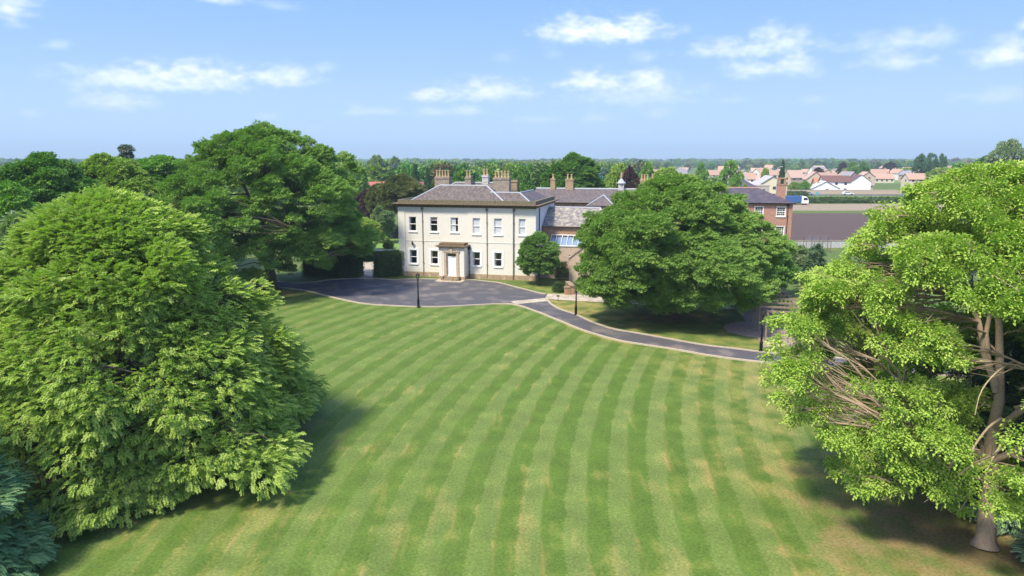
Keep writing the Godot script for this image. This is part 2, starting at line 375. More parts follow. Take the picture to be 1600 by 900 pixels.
# places for leaf sprays: lumps of foliage spread through the crown, each lump covered with sprays; 16 numbers each (transform and colour)
func gen_crown(o: Dictionary) -> Dictionary:
	var rng := RandomNumberGenerator.new()
	rng.seed = o.sd
	var f := FastNoiseLite.new()
	f.seed = o.sd; f.frequency = 1.0; f.fractal_octaves = 2
	var out := PackedFloat32Array()
	var lumps := []
	var cols: Array = o.cols
	var kind: String = o.kind
	var n: int = o.lumps
	var hgt: float = o.top - o.base
	var rz: float = o.get("rz", o.r)
	var uneven: float = o.get("uneven", 0.3)
	var shift: Vector3 = o.get("shift", Vector3.ZERO)     # how far the foot of the crown stands off its top, in x and z
	var boughs := []
	for i in int(o.get("boughs", 0)):
		var t := 0.0
		for tries in 12:
			t = rng.randf()
			if rng.randf() < 0.2 + 0.8 * prof(kind, t):
				break
		var a := i * 2.39996 + rng.randf_range(-0.4, 0.4)
		var br: float = o.bough * rng.randf_range(0.7, 1.3)
		var env := prof(kind, t) * (1.0 + uneven * f.get_noise_3d(cos(a) * 1.3, t * 2.2, sin(a) * 1.3))
		var rho := rng.randf_range(0.85, 1.0) if rng.randf() < 0.8 else rng.randf_range(0.2, 0.7)
		var bc: Vector3 = o.get("lean", Vector3.ZERO) + Vector3(cos(a) * maxf(0.0, env * o.r - br * 0.85) * rho, o.base + br * 0.35 + t * (hgt - br * 1.2), sin(a) * maxf(0.0, env * rz - br * 0.85) * rho) + shift * (1.0 - t)
		boughs.append([bc, br, Vector3(cos(a), 0.35 + 0.9 * t * t, sin(a)).normalized(), rng.randf()])
	for i in n:
		var t := 0.0
		for tries in 12:                                   # more lumps where the crown is wide
			t = rng.randf()
			if rng.randf() < 0.25 + 0.75 * prof(kind, t):
				break
		var a := i * 2.39996 + rng.randf_range(-0.35, 0.35)
		var ca := cos(a)
		var sa := sin(a)
		var env := prof(kind, t) * (1.0 + uneven * f.get_noise_3d(ca * 1.3, t * 2.2, sa * 1.3))
		var rho: float = rng.randf_range(0.82, 1.0) if rng.randf() < o.get("shell", 0.78) else rng.randf_range(0.25, 0.8)
		var s: float = o.lump * rng.randf_range(0.65, 1.35)
		var top_in: float = hgt * (1.0 - 0.5 * s / hgt)
		var cx: Vector3 = o.get("lean", Vector3.ZERO) + Vector3(ca * maxf(0.0, env * o.r - s * 0.7) * rho, o.base + t * top_in, sa * maxf(0.0, env * rz - s * 0.7) * rho) + shift * (1.0 - t)
		var outw := Vector3(ca, 0.25 + 0.9 * t * t, sa).normalized()
		var lump_mix := rng.randf()
		if boughs and i % 5 < int(o.get("bough_share", 2)):
			var bo: Array = boughs[i % boughs.size()]
			var bd := rv(rng)
			if bd.dot((bo[2] as Vector3) + Vector3.UP * 0.7) < 0.05:
				bd = (bd + (bo[2] as Vector3) * 1.1 + Vector3.UP * 0.7).normalized()
			cx = bo[0] + bd * Vector3(1, 0.62, 1) * bo[1] * rng.randf_range(0.7, 1.0)
			outw = (bd * 0.7 + (bo[2] as Vector3) * 0.5 + Vector3.UP * 0.15).normalized()
			lump_mix = lump_mix * 0.5 + bo[3] * 0.5
		if o.has("open"):                                  # clear space round a trunk that shows
			var gap: Array = o.open                        # [half width, top, how the gap slants towards the lawn]
			if cx.z > -0.9 and cx.y < gap[1] and absf(cx.x + gap[2] * cx.z) < gap[0] and rng.randf() < 0.8:
				continue
		lumps.append([cx, s, outw])
		var per := int(o.per * s * s * (1.0 if t > o.get("thin_below", -1.0) else 0.85))
		for j in per:
			var d := rv(rng)
			if d.dot(outw * 0.8 + Vector3.UP * 0.55) < -0.15:
				d = (d + outw * 1.2 + Vector3.UP * 0.5).normalized()
			var p := cx + d * Vector3(s, s * o.flat, s) * rng.randf_range(0.62, 1.08)
			if p.y < o.base * 0.6 + 0.1:
				continue
			var fw: Vector3 = (d * 0.7 + outw * 0.6 + Vector3.DOWN * o.droop + rv(rng) * 0.45).normalized()
			var up: Vector3 = (d * 0.55 + Vector3.UP * o.get("level", 0.8) + outw * 0.2 + rv(rng) * 0.35)
			var sx := up.cross(fw).normalized()
			up = fw.cross(sx)
			var k: float = rng.randf_range(o.size[0], o.size[1])
			var c: Color = (cols[0] as Color).lerp(cols[1], lump_mix * 0.65 + rng.randf() * 0.35)
			if rng.randf() < 0.14:
				c = c.lerp(cols[2], rng.randf_range(0.3, 0.9))
			out.append_array([sx.x * k, up.x * k, fw.x * k, p.x, sx.y * k, up.y * k, fw.y * k, p.y, sx.z * k, up.z * k, fw.z * k, p.z, c.r, c.g, c.b, 1.0])
	return {"rows": out, "lumps": lumps}
func crown_node(rows: PackedFloat32Array, m: ArrayMesh, material: Material, parent: Node3D, called := "crown") -> MultiMeshInstance3D:
	var mm := MultiMesh.new()
	mm.transform_format = MultiMesh.TRANSFORM_3D
	mm.use_colors = true
	mm.mesh = m
	mm.instance_count = rows.size() / 16
	mm.buffer = rows
	var o := MultiMeshInstance3D.new()
	o.name = called; o.multimesh = mm; o.material_override = material
	o.set_meta("kind", "stuff")
	parent.add_child(o, true)
	return o
func crown_merged(rows: PackedFloat32Array, leaves: int, ll: float, lw: float, rad: float, sd: int) -> Geo:
	var rng := RandomNumberGenerator.new()
	rng.seed = sd
	var g := Geo.new()
	for i in range(0, rows.size(), 16):
		var p := Vector3(rows[i + 3], rows[i + 7], rows[i + 11])
		var k := Vector3(rows[i], rows[i + 4], rows[i + 8]).length()
		var fw := Vector3(rows[i + 2], rows[i + 6], rows[i + 10]) / k
		for j in leaves:
			var q := rng.randf_range(0.8, 1.2)
			g.tint = Color(rows[i + 12] * q, rows[i + 13] * q, rows[i + 14] * q)
			g.leaf(p + rv(rng) * rad * k, (fw + rv(rng) * 0.8).normalized(), (Vector3.UP + rv(rng) * 0.6).normalized(), ll * k * rng.randf_range(0.7, 1.3), lw * k, 0.2)
	return g
# trunk, limbs bent to each lump of foliage, and twigs
func gen_wood(o: Dictionary, lumps: Array) -> Geo:
	var rng := RandomNumberGenerator.new()
	rng.seed = o.sd + 9
	var g := Geo.new()
	var shift: Vector3 = o.get("shift", Vector3.ZERO)
	var foot: Vector3 = o.get("foot", Vector3.ZERO)
	var tr: float = o.trunk
	var top: Vector3 = Vector3(0, o.top * 0.86, 0) + o.get("lean", Vector3.ZERO) * 0.8
	var pts := []
	var rad := []
	var steps := 9
	for i in steps + 1:
		var s := float(i) / steps
		var w := Vector3(rng.randf_range(-1, 1), 0, rng.randf_range(-1, 1)) * tr * 0.7 * (1.0 if i > 1 else 0.0)
		pts.append(foot.lerp(top, s) * Vector3(1, 1, 1) + w)
		rad.append(tr * lerpf(1.0, 0.12, pow(s, 0.8)) * (1.5 if i == 0 else 1.0))
	pts.insert(1, (pts[0] as Vector3).lerp(pts[1], 0.22)); rad.insert(1, tr * 1.02)
	g.tube(pts, rad, 9, false)
	# main limbs first, then branches from the nearest limb to the lumps of foliage
	var stem := []
	for i in 14:
		stem.append(foot.lerp(top, lerpf(o.get("fork", 1.8) / (o.top * 0.86), 0.97, i / 13.0)))
	var joints := stem.duplicate()
	var mains: int = o.get("mains", 9)
	for k in mains:
		if lumps.is_empty(): break
		var L: Array = lumps[(k * maxi(1, lumps.size() / mains) + 3) % lumps.size()]
		var c: Vector3 = L[0]
		var hb: float = clampf(c.y * rng.randf_range(0.3, 0.6), o.get("fork", 1.8), o.top * 0.7)
		var from: Vector3 = foot.lerp(top, hb / (o.top * 0.86))
		var dist := from.distance_to(c)
		var mid := from.lerp(c, 0.5) + Vector3(0, dist * rng.randf_range(0.05, 0.2), 0) + rv(rng) * dist * 0.1
		var pp := []
		var rr := []
		var r0: float = tr * rng.randf_range(0.32, 0.5)
		for q in 9:
			var w := q / 8.0
			pp.append(from.lerp(mid, w).lerp(mid.lerp(c, w), w) + (rv(rng) * dist * 0.025 if q > 0 else Vector3.ZERO))
			rr.append(lerpf(r0, 0.03, pow(w, 0.7)))
			if q > 1: joints.append(pp[q])
		g.tube(pp, rr, 7, false)
	for L: Array in lumps:
		if rng.randf() > o.get("limbs", 0.6):
			continue
		var c: Vector3 = L[0]
		var best: Vector3 = joints[0]
		var bd := 1e9
		for q: Vector3 in joints:
			var dd := q.distance_to(c) + maxf(0.0, q.y - c.y) * 0.8
			if dd < bd:
				bd = dd; best = q
		var dist := best.distance_to(c)
		var mid := best.lerp(c, 0.5) + Vector3(0, dist * rng.randf_range(-0.02, 0.16), 0) + rv(rng) * dist * 0.12
		var pp := []
		var rr := []
		for k in 6:
			var q := k / 5.0
			pp.append(best.lerp(mid, q).lerp(mid.lerp(c, q), q) + (rv(rng) * dist * 0.03 if k > 0 else Vector3.ZERO))
			rr.append(lerpf(0.018 + dist * o.get("limb_r", 0.011), 0.014, q))
		g.tube(pp, rr, 5, false)
		for w in o.get("twigs", 0):
			var a: Vector3 = pp[2 + w % 4]
			var b: Vector3 = c + (rv(rng) + (L[2] as Vector3) * 0.5) * L[1] * 0.95
			var m2 := a.lerp(b, 0.5) + rv(rng) * a.distance_to(b) * 0.18
			g.tube([a, m2, b], [0.022, 0.015, 0.007], 3, false)
	return g
func make_tree(called: String, label: String, at: Vector3, o: Dictionary, m: ArrayMesh, bark: Material, leafmat: Material, group := "") -> Node3D:
	var root := thing(called, label, "tree", at, 0.0, group)
	var cr := gen_crown(o)
	part("trunk", gen_wood(o, cr.lumps), bark, root)
	crown_node(cr.rows, m, leafmat, root)
	return root

# ------------------------------------------------------------------ ground sheets
func sheet(pts: PackedVector2Array, y: float) -> Geo:
	var g := Geo.new()
	var ix := Geometry2D.triangulate_polygon(pts)
	for i in range(0, ix.size(), 3):
		var p := []
		for k in 3:
			p.append(Vector3(pts[ix[i + k]].x, y, pts[ix[i + k]].y))
		if ((p[1] - p[0]) as Vector3).cross(p[2] - p[0]).y < 0:
			p.reverse()
		g.poly(p)
	return g
func pv(a: Array) -> PackedVector2Array:
	var o := PackedVector2Array()
	for i in range(0, a.size(), 2):
		o.append(Vector2(a[i], a[i + 1]))
	return o
func smooth_line(a: Array, per := 5) -> Array:             # Catmull-Rom through x, z pairs
	var p := pv(a)
	var o := []
	for i in p.size() - 1:
		for k in per:
			o.append(p[i].cubic_interpolate(p[i + 1], p[maxi(i - 1, 0)], p[mini(i + 2, p.size() - 1)], float(k) / per))
	o.append(p[p.size() - 1])
	return o
func edging(line: Array, w: float, y0: float, y1: float) -> Geo:
	var g := Geo.new()
	var l := []
	var r := []
	for i in line.size():
		var d: Vector2 = (line[mini(i + 1, line.size() - 1)] - line[maxi(i - 1, 0)]).normalized()
		var s := Vector2(-d.y, d.x) * w * 0.5
		l.append(line[i] - s); r.append(line[i] + s)
	for i in line.size() - 1:
		var a: Vector2 = l[i]; var b: Vector2 = l[i + 1]; var c: Vector2 = r[i + 1]; var e: Vector2 = r[i]
		var v := func(q: Vector2, y: float) -> Vector3: return Vector3(q.x, y, q.y)
		g.poly([v.call(a, y1), v.call(e, y1), v.call(c, y1), v.call(b, y1)])
		g.poly([v.call(a, y0), v.call(a, y1), v.call(b, y1), v.call(b, y0)])
		g.poly([v.call(e, y1), v.call(e, y0), v.call(c, y0), v.call(c, y1)])
	return g
const LX0 := -36.0
const LX1 := 30.0
const LZ0 := -78.0
const LZ1 := -13.0
func stripe_x(z: float) -> float:                          # how the mown stripes curve
	var k := -z - 21.0
	return 0.028 * k + 0.0058 * k * k * (1.0 if k > 0 else 0.2)
func edge_z(x: float) -> float:                            # the drive's lawn-side edge
	for i in range(0, DRIVE_LOW.size() - 2, 2):
		if x < DRIVE_LOW[i + 2]:
			return lerpf(DRIVE_LOW[i + 1], DRIVE_LOW[i + 3], clampf((x - DRIVE_LOW[i]) / (DRIVE_LOW[i + 2] - DRIVE_LOW[i]), 0, 1))
	return -47.0
func lawn_tex() -> ImageTexture:
	var w := 1408
	var h := 1400
	var sx := (LX1 - LX0) / w
	var sz := (LZ1 - LZ0) / h
	var fine := noise_bytes(w, h, 0.33, 3, 3)
	var mid := noise_bytes(w, h, 0.022, 4, 4)
	var coarse := noise_bytes(w, h, 0.0065, 3, 6)
	var streak := noise_bytes(w, h, 0.06, 3, 8, FastNoiseLite.TYPE_SIMPLEX_SMOOTH, 1.0, 9.0)
	var d := PackedByteArray()
	d.resize(w * h * 3)
	var light := Color(LAWN_LIGHT[0], LAWN_LIGHT[1], LAWN_LIGHT[2])
	var dark := Color(LAWN_DARK[0], LAWN_DARK[1], LAWN_DARK[2])
	var plain := light.lerp(dark, 0.55)
	var straw := Color(0.60, 0.53, 0.36)
	var earth := Color(0.50, 0.43, 0.34)
	var ez := PackedFloat32Array()
	for x in w:
		ez.append(edge_z(LX0 + (x + 0.5) * sx))
	for y in h:
		var z := LZ0 + (y + 0.5) * sz
		var fx := stripe_x(z)
		var tilt := (-z - 21.0) * 0.0040
		var near_k := smoothstep(-46.0, -20.0, z)
		for x in w:
			var wx := LX0 + (x + 0.5) * sx
			var i := y * w + x
			var nf := fine[i] / 255.0 - 0.5
			var nm := mid[i] / 255.0 - 0.5
			var nc := coarse[i] / 255.0 - 0.5
			var c := plain
			var dry := 0.0
			var on_lawn := z > ez[x] and wx > -30.0
			if on_lawn:
				var q := (wx - fx) / (1.0 + tilt) / 1.8 + nm * 0.12 + nf * 0.08
				var fr := q - floorf(q)
				var wave := smoothstep(0.0, 0.06, fr) - smoothstep(0.5, 0.56, fr)
				var strength := (1.1 - 0.3 * near_k) * (0.7 + 0.3 * smoothstep(-5.0, 1.5, wx - fx * 0.6)) + nc * 0.5
				c = plain.lerp(light, wave * strength).lerp(dark, (1.0 - wave) * strength)
				var seam := absf(fr - 0.56)
				var fr2 := absf(fr - 0.06)
				if wx < 2.0 and fr2 < 0.06:
					dry += (1.0 - fr2 / 0.06) * clampf((streak[i] / 255.0 - 0.42) * 2.6 + nm, 0.0, 1.0) * 0.45
				if seam < 0.07:                              # scalped lines where two mown strips meet
					dry += (1.0 - seam / 0.07) * clampf((streak[i] / 255.0 - 0.44) * 3.0 + nc, 0.0, 1.0) * 0.6
				dry += clampf((nm * 0.7 + (streak[i] / 255.0 - 0.5) * 0.8 + nc * 0.8) * 1.1 - 0.31 + 0.27 * near_k, 0.0, 0.38)
				dry += clampf((wx - 8.0) * 0.08, 0.0, 0.46) * clampf(0.6 + nm * 2.5 + nc, 0, 1)
				var de := z - ez[x]
				if wx > 3.0 and wx < 12.0:
					dry += clampf(1.0 - de / 1.5, 0, 1) * clampf(0.75 + nm * 2.0, 0, 1) * smoothstep(4.0, 6.0, wx) * smoothstep(11.0, 8.5, wx)
			else:
				dry = clampf(0.18 + nm * 1.2 + nc * 0.7, 0, 0.8)
				if wx > 2.0 and z > -70.0 and z < ez[x]:      # worn grass round the footpath corner
					dry += 0.5 * smoothstep(13.0, 5.0, wx) * clampf(0.8 + nm * 2.0, 0, 1)
			var rt := Vector2((wx - 18.0) / 6.0, (z + 24.0) / 3.8).length()
			var bare := clampf(1.25 - rt + nm * 1.4, 0, 1) * 0.9
			var lt := Vector2((wx + 19.0) / 7.5, (z + 33.0) / 7.5).length()
			bare = maxf(bare, clampf(1.2 - lt + nm * 1.2, 0, 1) * 0.85)
			var ot := Vector2((wx - 14.0) / 3.6, (z + 61.5) / 3.0).length()
			bare = maxf(bare, clampf(1.1 - ot + nm * 1.2, 0, 1) * 0.7)
			var kt := Vector2((wx + 25.8) / 4.0, (z + 74.0) / 4.0).length()
			bare = maxf(bare, clampf(1.1 - kt + nm * 1.2, 0, 1) * 0.8)
			c = c.lerp(straw, clampf(dry, 0, 0.85)).lerp(earth, bare)
			var k := 1.0 + nf * 0.42 + nm * 0.18
			d[i * 3] = clampi(int(c.r * k * 255), 0, 255); d[i * 3 + 1] = clampi(int(c.g * k * 255), 0, 255); d[i * 3 + 2] = clampi(int(c.b * k * 255), 0, 255)
	return tex(w, h, d)
func rect(x0: float, z0: float, x1: float, z1: float) -> PackedVector2Array:
	return PackedVector2Array([Vector2(x0, z0), Vector2(x1, z0), Vector2(x1, z1), Vector2(x0, z1)])
func make_ground() -> void:
	var grass := mat(Color(0.9, 0.93, 0.84), 0.95, grain_tex(512, Color(0.33, 0.40, 0.20), Color(0.42, 0.48, 0.26), Color(0.50, 0.48, 0.31), 0.2, 0.012, 0.6, 301), 30.0)
	struct("ground", sheet(rect(-40000, -40000, 40000, 3000), -0.02), grass, "grass-covered flat land reaching to the horizon")
	var lm := mat(Color(0.945, 0.95, 0.83), 0.95, lawn_tex())
	lm.uv1_scale = Vector3(1.0 / (LX1 - LX0), 1.0 / (LZ1 - LZ0), 1)
	lm.uv1_offset = Vector3(-LX0 / (LX1 - LX0), -LZ0 / (LZ1 - LZ0), 0)
	struct("lawn", sheet(rect(LX0, LZ0, LX1, LZ1), 0.0), lm, "large lawn mown in curved light and dark stripes")
	struct("house_lawn", sheet(rect(LX0, -108, LX1, LZ0), 0.0), grass, "grass around the foot of the cream house")
	# drive: forecourt before the house and the narrow drive curving off
	var low := smooth_line(DRIVE_LOW)
	var up := smooth_line(DRIVE_UP)
	var hs := smooth_line(HOUSE_SIDE)
	var ring := PackedVector2Array()
	for q: Vector2 in low: ring.append(q)
	for i in up.size(): ring.append(up[up.size() - 1 - i])
	for i in hs.size(): ring.append(hs[hs.size() - 1 - i])
	struct("driveway", sheet(ring, 0.025), M.asphalt, "dark asphalt forecourt and curving drive")
	struct("kerb", edging(low, 0.22, -0.05, 0.10), M.kerb, "pale stone kerb between the striped lawn and drive")
	struct("kerb", edging(up, 0.22, -0.05, 0.10), M.kerb, "pale stone kerb on the tree side of the drive")
	struct("kerb", edging(hs, 0.20, -0.05, 0.10), M.kerb, "pale stone kerb along the house side of the forecourt")
	struct("paved_band", sheet(pv([-0.2, -68.9, 3.45, -70.5, 3.6, -68.9, 0.4, -67.5]), 0.032), M.flags, "light stone band crossing the drive")
	struct("footpath", sheet(pv([3.5, -70.6, 4.1, -69.9, 9.2, -68.4, 16.0, -66.4, 24.0, -64.5, 24.2, -66.6, 16.5, -69.0, 9.6, -71.6, 6.0, -72.8, 3.9, -72.9]), 0.03), M.flags, "flagged footpath leading right from the forecourt")
	var circ := PackedVector2Array()
	for i in 40:
		circ.append(Vector2(21.3 + 3.0 * cos(TAU * i / 40), -57.0 + 3.0 * sin(TAU * i / 40)))
	struct("paved_circle", sheet(circ, 0.03), M.pavers, "round brick-paved area beside the drive")
	struct("pergola_path", sheet(pv([19.6, -51.4, 23.2, -50.8, 25.8, -66, 22.2, -66.6]), 0.036), M.pavers, "brick-paved walk under the pergola")
	struct("garden_path", sheet(pv([-17.0, -82.0, -18.7, -82.3, -21.5, -96, -19.5, -96]), 0.028), M.flags, "pale gravel path seen through the hedge arch")
	var gl := mat(Color(1, 1, 1), 0.95, grain_tex(256, Color(0.40, 0.52, 0.24), Color(0.46, 0.58, 0.28), Color(0.42, 0.50, 0.26), 0.2, 0.03, 0.4, 311), 12.0)
	struct("garden_lawn", sheet(pv([-34, -110.5, -14, -110.5, -12, -124, -38, -124]), 0.01), gl, "bright garden lawn beyond the yew hedge")
	struct("gravel_walk", sheet(pv([-34, -108, -14, -108, -14, -110.3, -34, -110.3]), 0.012), M.kerb, "pale gravel walk before the garden lawn")
	# fields and the road beyond
	var plough := mat(Color(0.79, 0.74, 0.71), 0.95, grain_tex(512, Color(0.405, 0.36, 0.345), Color(0.475, 0.425, 0.40), Color(0.51, 0.465, 0.43), 0.3, 0.01, 0.4, 321, Vector2(1, 8)), 40.0)
	struct("ploughed_field", sheet(pv([36, -116, 140, -116, 190, -186, 62, -186]), 0.0), plough, "brown ploughed field behind the brick wing")
	var verge := mat(Color(1, 1, 1), 0.95, grain_tex(256, Color(0.37, 0.47, 0.22), Color(0.43, 0.53, 0.27), Color(0.50, 0.52, 0.32), 0.2, 0.03, 0.5, 331), 25.0)
	struct("road_verge", sheet(pv([60, -236, 230, -236, 240, -276, 60, -276]), 0.0), verge, "green verge between hedge and village street")
	struct("village_street", sheet(pv([60, -278, 250, -278, 250, -287, 60, -287]), 0.0), M.asphalt, "grey village street with cars")
	var stubble := mat(Color(1, 1, 1), 0.95, grain_tex(256, Color(0.55, 0.49, 0.41), Color(0.60, 0.54, 0.45), Color(0.50, 0.45, 0.37), 0.2, 0.03, 0.5, 341), 25.0)
	struct("farm_track", sheet(pv([62, -196, 200, -196, 210, -226, 62, -226]), 0.0), stubble, "pale sandy strip beyond the ploughed field")
	var pale := mat(Color(1, 1, 1), 0.95, grain_tex(256, Color(0.62, 0.66, 0.38), Color(0.68, 0.70, 0.42), Color(0.58, 0.64, 0.38), 0.2, 0.03, 0.5, 351), 30.0)
	struct("pale_field", sheet(pv([-220, -150, -90, -150, -120, -260, -260, -260]), 0.0), pale, "pale yellow-green field at the picture's left edge")
	struct("far_field", sheet(pv([-900, -420, -260, -420, -320, -640, -1000, -640]), 0.0), pale, "pale far field left of the oak")
	struct("meadow", sheet(pv([200, -420, 700, -420, 900, -640, 260, -640]), 0.0), verge, "green meadow beyond the village")

# ------------------------------------------------------------------ buildings
const TURN := -0.23511                                      # the estate buildings share one direction
var E0 := Vector3(-14.136, 0, -84.994)                      # front corner of the cream house farthest from the drive
func estate(a: float, b: float) -> Vector3: return E0 + Vector3(cos(TURN), 0, -sin(TURN)) * a + Vector3(sin(TURN), 0, cos(TURN)) * b
# front wall in the plane z, from x0 to x1, with rectangular holes [x0, y0, x1, y1] and reveals going back
func holed(g: Geo, x0: float, x1: float, y0: float, y1: float, z: float, holes: Array, depth: float) -> void:
	var xs := [x0, x1]
	var ys := [y0, y1]
	for h: Array in holes:
		xs.append_array([h[0], h[2]]); ys.append_array([h[1], h[3]])
	xs.sort(); ys.sort()
	for i in xs.size() - 1:
		for j in ys.size() - 1:
			if xs[i + 1] - xs[i] < 0.001 or ys[j + 1] - ys[j] < 0.001:
				continue
			var mx: float = (xs[i] + xs[i + 1]) * 0.5
			var my: float = (ys[j] + ys[j + 1]) * 0.5
			if holes.any(func(h): return mx > h[0] and mx < h[2] and my > h[1] and my < h[3]):
				continue
			g.poly([Vector3(xs[i], ys[j], z), Vector3(xs[i + 1], ys[j], z), Vector3(xs[i + 1], ys[j + 1], z), Vector3(xs[i], ys[j + 1], z)])
	for h: Array in holes:
		var b := z - depth
		g.poly([Vector3(h[0], h[1], z), Vector3(h[0], h[3], z), Vector3(h[0], h[3], b), Vector3(h[0], h[1], b)].slice(0, 4))
		g.poly([Vector3(h[2], h[1], b), Vector3(h[2], h[3], b), Vector3(h[2], h[3], z), Vector3(h[2], h[1], z)])
		g.poly([Vector3(h[0], h[3], z), Vector3(h[2], h[3], z), Vector3(h[2], h[3], b), Vector3(h[0], h[3], b)])
		g.poly([Vector3(h[0], h[1], b), Vector3(h[2], h[1], b), Vector3(h[2], h[1], z), Vector3(h[0], h[1], z)])
# a sash window in a hole: frame, meeting rail, panes, sill; cols x rows of panes
func sash(parent: Node3D, h: Array, z: float, cols: int, rows: int, dress: String, surround := 0.0) -> Node3D:
	var w := node("window", parent, Vector3(h[0], h[1], z))
	var ww: float = h[2] - h[0]
	var hh: float = h[3] - h[1]
	var f := Geo.new()
	var t := 0.07
	f.box(Vector3(0.003, 0.003, -0.13), Vector3(t, hh - 0.003, -0.08)); f.box(Vector3(ww - t, 0.003, -0.13), Vector3(ww - 0.003, hh - 0.003, -0.08))
	f.box(Vector3(t, hh - t, -0.13), Vector3(ww - t, hh - 0.003, -0.08)); f.box(Vector3(t, 0.003, -0.13), Vector3(ww - t, t, -0.08))
	part("frame", f, M.white, w)
	var r := Geo.new()
	r.box(Vector3(t, hh * 0.5 - 0.04, -0.125), Vector3(ww - t, hh * 0.5 + 0.04, -0.075))
	for c in range(1, cols):
		var x := t + (ww - 2 * t) * c / cols
		r.box(Vector3(x - 0.02, t, -0.12), Vector3(x + 0.02, hh - t, -0.09))
	for q in range(1, rows):
		if q * 2 == rows: continue
		var y := t + (hh - 2 * t) * q / rows
		r.box(Vector3(t, y - 0.02, -0.121), Vector3(ww - t, y + 0.02, -0.089))
	part("meeting_rail" if cols == 1 else "glazing_bars", r, M.white, w)
	boxpart("pane", Vector3(t, t, -0.108), Vector3(ww - t, hh - t, -0.102), M.glass, w)
	boxpart("sill", Vector3(-0.12, -0.14, -0.02), Vector3(ww + 0.12, -0.003, 0.10), M.white, w)
	if surround > 0:
		var s := Geo.new()
		s.box(Vector3(-surround, -0.002, 0.003), Vector3(-0.003, hh + surround, 0.045)); s.box(Vector3(ww + 0.003, -0.002, 0.003), Vector3(ww + surround, hh + surround, 0.045))
		s.box(Vector3(-0.002, hh + 0.003, 0.003), Vector3(ww + 0.002, hh + surround, 0.045))
		part("surround", s, M.white, w)
	if dress == "blind":
		boxpart("blind", Vector3(0.04, 0.03, -0.20), Vector3(ww - 0.04, hh - 0.03, -0.18), M.blind, w)
	elif dress == "half_blind":
		boxpart("blind", Vector3(0.04, 0.03, -0.20), Vector3(ww * 0.62, hh - 0.03, -0.18), M.blind, w)
	elif dress == "roller":
		boxpart("blind", Vector3(0.04, hh * 0.74, -0.20), Vector3(ww - 0.04, hh - 0.03, -0.18), M.pale_stone, w)
	elif dress == "curtains":
		for side in 2:
			var k := Geo.new()
			for i in 2:
				var x0: float = (0.03 + i * 0.065) if side == 0 else (ww - 0.03 - (i + 1) * 0.065)
				k.tube([Vector3(x0 + 0.037, 0.03, -0.24 - 0.02 * (i % 2)), Vector3(x0 + 0.037, hh - 0.03, -0.24 - 0.02 * (i % 2))], [0.04, 0.034], 6)
			part("curtain", k, M.curtain, w)
	return w
func chimney_stack(parent: Node3D, x: float, z: float, w: float, d: float, y0: float, y1: float, pots: int, m: Material, pot_h := 0.85, rows := 1) -> void:
	var c := node("chimney", parent, Vector3(x, 0, z))
	var g := Geo.new()
	g.box(Vector3(-w / 2, y0, -d / 2), Vector3(w / 2, y1 - 0.26, d / 2))
	g.box(Vector3(-w / 2 - 0.06, y1 - 0.26, -d / 2 - 0.06), Vector3(w / 2 + 0.06, y1 - 0.14, d / 2 + 0.06))
	g.box(Vector3(-w / 2 - 0.02, y1 - 0.14, -d / 2 - 0.02), Vector3(w / 2 + 0.02, y1, d / 2 + 0.02))
	part("stack", g, m, c)
	for i in pots:
		var q := Geo.new()
		var px := (i + 0.5) / pots * w - w / 2
		q.lathe([[0.17, y1 - 0.01], [0.16, y1 + 0.08], [0.12, y1 + 0.14], [0.115, y1 + pot_h * 0.82], [0.15, y1 + pot_h * 0.84], [0.15, y1 + pot_h * 0.93], [0.125, y1 + pot_h], [0.09, y1 + pot_h], [0.085, y1 + pot_h * 0.6], [0.0, y1 + pot_h * 0.6]], Vector3(px, 0, 0.02 * (i % 2)), 10)
		part("pot", q, M.pot, c)
func hip(g: Geo, x0: float, x1: float, z0: float, z1: float, y0: float, y1: float, run_l: float, run_r: float) -> Array:   # z1 front; returns ridge ends
	var zm := (z0 + z1) * 0.5
	var a := Vector3(x0, y0, z1); var b := Vector3(x1, y0, z1); var c := Vector3(x1, y0, z0); var d := Vector3(x0, y0, z0)
	var r0 := Vector3(x0 + run_l, y1, zm); var r1 := Vector3(x1 - run_r, y1, zm)
	g.poly([a, b, r1, r0]); g.poly([c, d, r0, r1])
	g.poly([b, c, r1]); g.poly([d, a, r0])
	return [a, b, c, d, r0, r1]
func capping(parent: Node3D, lines: Array, r := 0.09) -> void:
	for l: Array in lines:
		var g := Geo.new()
		g.tube([l[0], l[1]], [r, r], 6)
		part("ridge_capping", g, M.lead, parent)
func downpipe(parent: Node3D, x: float, z: float, y0: float, y1: float, m: Material) -> void:
	var g := Geo.new()
	g.tube([Vector3(x, y0, z), Vector3(x, y1 - 0.2, z)], [0.04, 0.04], 6)
	g.box(Vector3(x - 0.13, y1 - 0.3, z - 0.08), Vector3(x + 0.13, y1, z + 0.1))
	for k in 3:
		var y := y0 + (y1 - y0) * (0.2 + 0.3 * k)
		g.box(Vector3(x - 0.08, y, z - 0.08), Vector3(x + 0.08, y + 0.06, z + 0.06))
	part("downpipe", g, m, parent)
